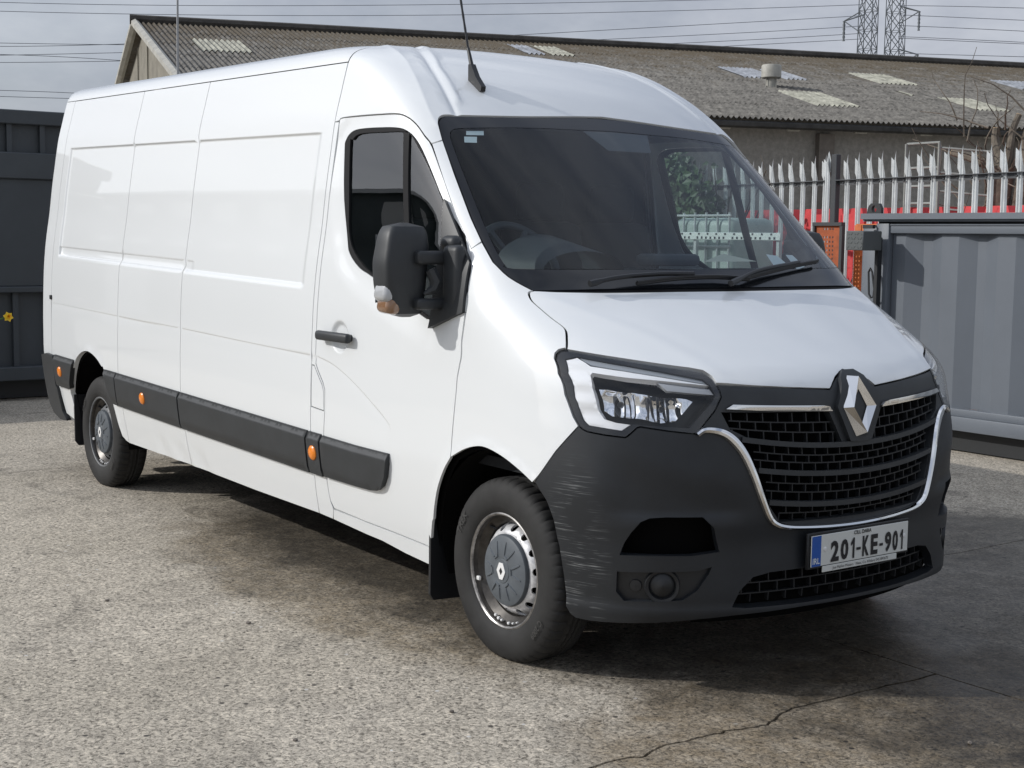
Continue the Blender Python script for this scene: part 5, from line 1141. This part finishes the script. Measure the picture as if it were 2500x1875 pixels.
# ---- wheels
def wheel_parts(rim_m,cap_m,lip_m):
    """built at the origin, outer face towards -y"""
    yaxis=Matrix.Scale(-1,4,(0,1,0))
    w=MB(); w.lathe([(.2235,.066),(.2225,.084),(.214,.088),(.2075,.080),(.205,.062),(.190,.050),(.178,.040),(.176,-.07),(.205,-.085),(.222,-.09)],56,yaxis)
    wh=w.build('wheel','rim_well',None)
    MB().lathe([(.2075,.079),(.2085,.0865),(.214,.0895),(.2225,.0860),(.2238,.074)],64,yaxis).build('rim_lip',lip_m,wh)
    # tyre with tread blocks
    prof=[(.212,.083),(.221,.095),(.245,.1055),(.275,.1095),(.300,.1065),(.320,.099),(.333,.090),(.3415,.079),(.3455,.066),(.347,.050),(.3475,.034),(.3475,.030),(.3475,.012),(.3475,.008),(.3475,-.008),(.3475,-.012),(.3475,-.030),(.3475,-.034),(.347,-.050),(.3455,-.066),(.3415,-.079),(.333,-.09),(.31,-.103),(.275,-.109),(.235,-.10),(.212,-.088)]
    def rf(i,k,r):
        if i in (11,12,14,15,16) and i in (11,): return r-.007
        if i in (13,14) : return r-.007
        if i==16: return r-.007
        if 6<=i<=10 or 18<=i<=21: return r-(.005 if k%6==0 else 0)
        if i==3 or i==4: return r
        return r-(.004 if (k+3)%6==0 and 11<i<18 else 0)
    t=MB().lathe(prof,300,yaxis,rf=rf)
    t.v=[(a,b*.95 if b<0 else b*.90,c) for a,b,c in t.v]
    ty=t.build('tyre','rubber',wh)
    co=np.array([v.co for v in ty.data.vertices]); lowz=-.333; m_=co[:,2]<lowz; co[m_,2]=lowz+(co[m_,2]-lowz)*.06; ty.data.vertices.foreach_set('co',co.ravel()); ty.data.update()
    # pressed steel disc with round holes
    hr=lambda r:np.interp(r,[.10,.140,.152,.165,.177,.188],[.066,.064,.058,.044,.020,-.006])
    def ch(c): r=np.hypot(c[:,0],c[:,1]); return np.stack([c[:,0],-hr(r),c[:,1]],1)
    ch.sign=1
    ring=lambda r,n,cx=0,cy=0:[(cx+r*math.cos(2*math.pi*i/n),cy+r*math.sin(2*math.pi*i/n)) for i in range(n)]
    holes=[ring(.0150,12,.1625*math.cos(2*math.pi*(i+.3)/14),.1625*math.sin(2*math.pi*(i+.3)/14)) for i in range(14)]
    dk=panel('wheel_disc',ring(.187,72),ch,rim_m,wh,h=.012,depth=.008,holes=holes,gap=0)
    MB().lathe([(.17,-.02),(.001,-.02)],32,yaxis).build('brake_drum','void_black',wh)
    # hub cap with six pairs of raised ribs
    cap=MB().lathe([(.135,.055),(.1365,.070),(.131,.080),(.113,.0865),(.085,.091),(.052,.0935),(.048,.0920),(.046,.0920),(.044,.0940),(.001,.0947)],60,yaxis)
    for i in range(6):
        a=2*math.pi*(i+.1)/6
        for da,r0,r1 in ((-.26,.066,.112),(.26,.066,.112)):
            p0=Vector((r0*math.cos(a+da*.75),-.0925,r0*math.sin(a+da*.75))); p1=Vector((r1*math.cos(a+da),-.0865,r1*math.sin(a+da)))
            cap.tube([p0,(p0+p1)/2,p1],[.0045,.006,.003],6)
        p0=Vector((.060*math.cos(a-.2),-.0930,.060*math.sin(a-.2)));p1=Vector((.060*math.cos(a+.2),-.0930,.060*math.sin(a+.2))); cap.tube([p0,p1],.005,6)
    hc_=cap.build('hub_cap',cap_m,wh)
    e=MB().prism([(-.012,.031),(.012,.031),(.027,0),(.010,-.031),(-.010,-.031),(-.027,0)],(0,-.0947,0),(1,0,0),(0,0,1),.003); e.build('wheel_emblem','emblem_white',wh)
    e=MB().prism([(0,.014),(.010,0),(0,-.014),(-.010,0)],(0,-.0978,0),(1,0,0),(0,0,1),.0008); e.build('emblem_centre','trim_black',wh)
    MB().tube([(-.115,-.04,.135),(-.125,-.062,.146)],.0045,6).build('valve','trim_black',wh)
    # white paint flecks left on the rim
    fl=MB()
    for an,rr,sz in ((200,.196,.014),(250,.197,.009),(256,.199,.010),(262,.198,.008),(275,.199,.009),(283,.198,.007),(291,.197,.006)):
        q=R(an); fl.rbox((rr*math.cos(q),-.070,rr*math.sin(q)),(sz*1.4,.012,sz*1.2),.004,2)
    fl.build('paint_fleck','emblem_white',wh)['kind']='stuff'
    # raised sidewall lettering
    for txt,a0,rad,size in (('TREK',150,.287,.042),('C 2009',-35,.290,.030)):
        V2,F2=text_mesh(txt,size,1.,.0004); W=[]
        for x,y in V2:
            an=R(a0)-x/rad; rr=rad+y; W.append((rr*math.cos(an),-(np.interp(rr,[.245,.275,.300,.320],[.1055,.1095,.1065,.099])+.0006),rr*math.sin(an)))
        MB().add(W,F2).build('sidewall_lettering','letter_rubber',wh)
    return wh
wf=wheel_parts('rim_silver','hub_plastic','rim_lip_steel'); wr=wheel_parts('rim_grey','hub_plastic','rim_grey')
def put(w,loc,rz,first):
    o=w if first else w.copy()
    if not first:
        C.objects.link(o)
        for c in list(w.children): q=c.copy(); C.objects.link(q); q.parent=o
    o.parent=van; o.location=loc; o.rotation_euler.z=rz
put(wf,(0,.875,.335),math.pi,False); put(wr,(-4.332,.866,.335),math.pi,False); put(wf,(0,-.875,.335),0,True); put(wr,(-4.332,-.866,.335),0,True)
# ---- wheel arch liners, mud flaps, underbody
for x,rz,dy in ((0,.445,0),(-4.332,.455,.0)):
    for s in (1,-1):
        V=[];F=[];n=24; W_=[]
        for i in range(n+1):
            q=math.pi*(-.08+1.16*i/n); xx=x+rz*.97*math.cos(q); z_=.345+rz*math.sin(q)+(.045 if x<-1 else 0)
            yo_=min(.985,-SX(np.array([xx]),np.array([max(z_,.2)]))[0][1]-.03)
            for y in (yo_,.50): V.append((xx,-s*y,z_))
            W_.append((xx,-s*.50,z_))
        for i in range(n): F.append((i*2,i*2+1,i*2+3,i*2+2))
        MB().add(V,F,True).build('arch_liner','liner_black',van)
        MB().add(W_,[tuple(range(len(W_)))]).build('arch_inner_wall','liner_black',van)
for s in (1,-1):
    MB().prism([(-.99,.52),(-.72,.52),(-.73,.115),(-.975,.125),(-.992,.15)],(-.470,0,0),(0,s,0),(0,0,1),.014).build('mud_flap','trim_black',van)
    MB().prism([(-.985,.53),(-.76,.53),(-.76,.20),(-.96,.20),(-.982,.23)],(-4.745,0,0),(0,s,0),(0,0,1),.014).build('mud_flap','trim_black',van)
b=MB(); b.box((-2.15,0,.43),(3.3,1.86,.05)); b.box((-2.2,0,.36),(5.4,1.1,.12)); b.box((.35,0,.36),(.7,1.1,.14)); b.box((-4.98,0,.45),(.35,1.7,.06)); b.tube([(-4.332,-.75,.33),(-4.332,.75,.33)],.05,10); b.tube([(0,-.75,.33),(0,.75,.33)],.04,10)
b.rbox((-2.9,.3,.33),(1.1,.5,.18),.04,2); b.tube([(-.6,.25,.30),(-3.4,.25,.30),(-3.6,.4,.30),(-5.1,.45,.30)],.03,8)
b.build('underbody','liner_black',van)
MB().rbox((-3.35,-.80,.345),(.26,.05,.045),.01,2).build('jacking_bracket','trim_black',van)
# ---- cab interior
b=MB(); b.rbox((-.20,0,1.37),(.44,1.50,.15),.06,3); b.rbox((-.26,0,1.18),(.36,1.70,.40),.08,3); b.rbox((-.36,-.02,1.33),(.20,.42,.20),.05,3); b.build('dashboard','dash_plastic',van)
V=[];F=[]
for i in range(13):
    q=math.pi*i/12
    for x in (-.20,-.50): V.append((x,-.44+.23*math.cos(q)*(1 if x<-.3 else .9),1.44+(.145 if x<-.3 else .08)*math.sin(q)))
for i in range(12): F.append((i*2,i*2+1,i*2+3,i*2+2))
MB().add(V,F,True).build('instrument_binnacle','dash_plastic',van)
M=Matrix.Translation((-.62,-.46,1.46))@Matrix.Rotation(R(58),4,'Y')
b=MB(); b.tube([M@Vector((.19*math.cos(2*math.pi*i/36),.19*math.sin(2*math.pi*i/36),0)) for i in range(37)],.017,10)
for a in (0,R(150),R(210)): b.tube([M@Vector((0,0,-.02)),M@Vector((.18*math.cos(a),.18*math.sin(a),0))],.016,8)
b.lathe([(.07,0),(.06,.03),(.001,.04)],18,M@Matrix.Rotation(R(90),4,'X')); b.build('steering_wheel','dash_plastic',van)
MB().rbox((-.22,.02,1.485),(.13,.26,.05),.02,2).build('dash_tray','dash_plastic',van)
for y in (-.46,.12,.56):
    b=MB(); b.rbox((-1.02,y,.98),(.50,.46,.16),.06,3); b.rbox((-1.20,y,1.32),(.14,.44,.66),.06,3,Matrix.Rotation(R(-8),3,'Y')); b.rbox((-1.25,y,1.74),(.10,.26,.19),.045,3); b.build('seat','seat_cloth',van)
b=MB(); b.box((-1.36,0,1.45),(.02,1.72,1.3)); b.box((-.6,0,.72),(1.6,1.8,.04)); b.box((-1.09,0,2.10),(.52,1.40,.02)); b.build('cab_lining','seat_cloth',van)
for s in (1,-1): MB().rbox((-.80,s*.925,1.16),(1.0,.05,.50),.02,2).build('door_trim','seat_cloth',van)

# papers on the dashboard
pp=MB().add([(-.30,.30,1.475),(-.42,.42,1.475),(-.36,.62,1.478),(-.20,.52,1.479),(-.33,.44,1.51)],[(0,1,4),(1,2,4),(2,3,4),(3,0,4)]).build('paper_sheet','paper'); tag(pp,'cream folded paper lying on the van dashboard','paper')
pq=np.array(PK['paper']); 
for k_,(pts,lb) in enumerate(((pq[:4],'larger pale blue paper tucked in the corner of the windscreen'),(pq[4:],'narrow pale blue paper slip in the corner of the windscreen'))):
    o=panel('paper_sheet',[tuple(x) for x in pts],chA,'sticker_white',None,off=-.03,h=.06,depth=0,gap=0); tag(o,lb,'paper')
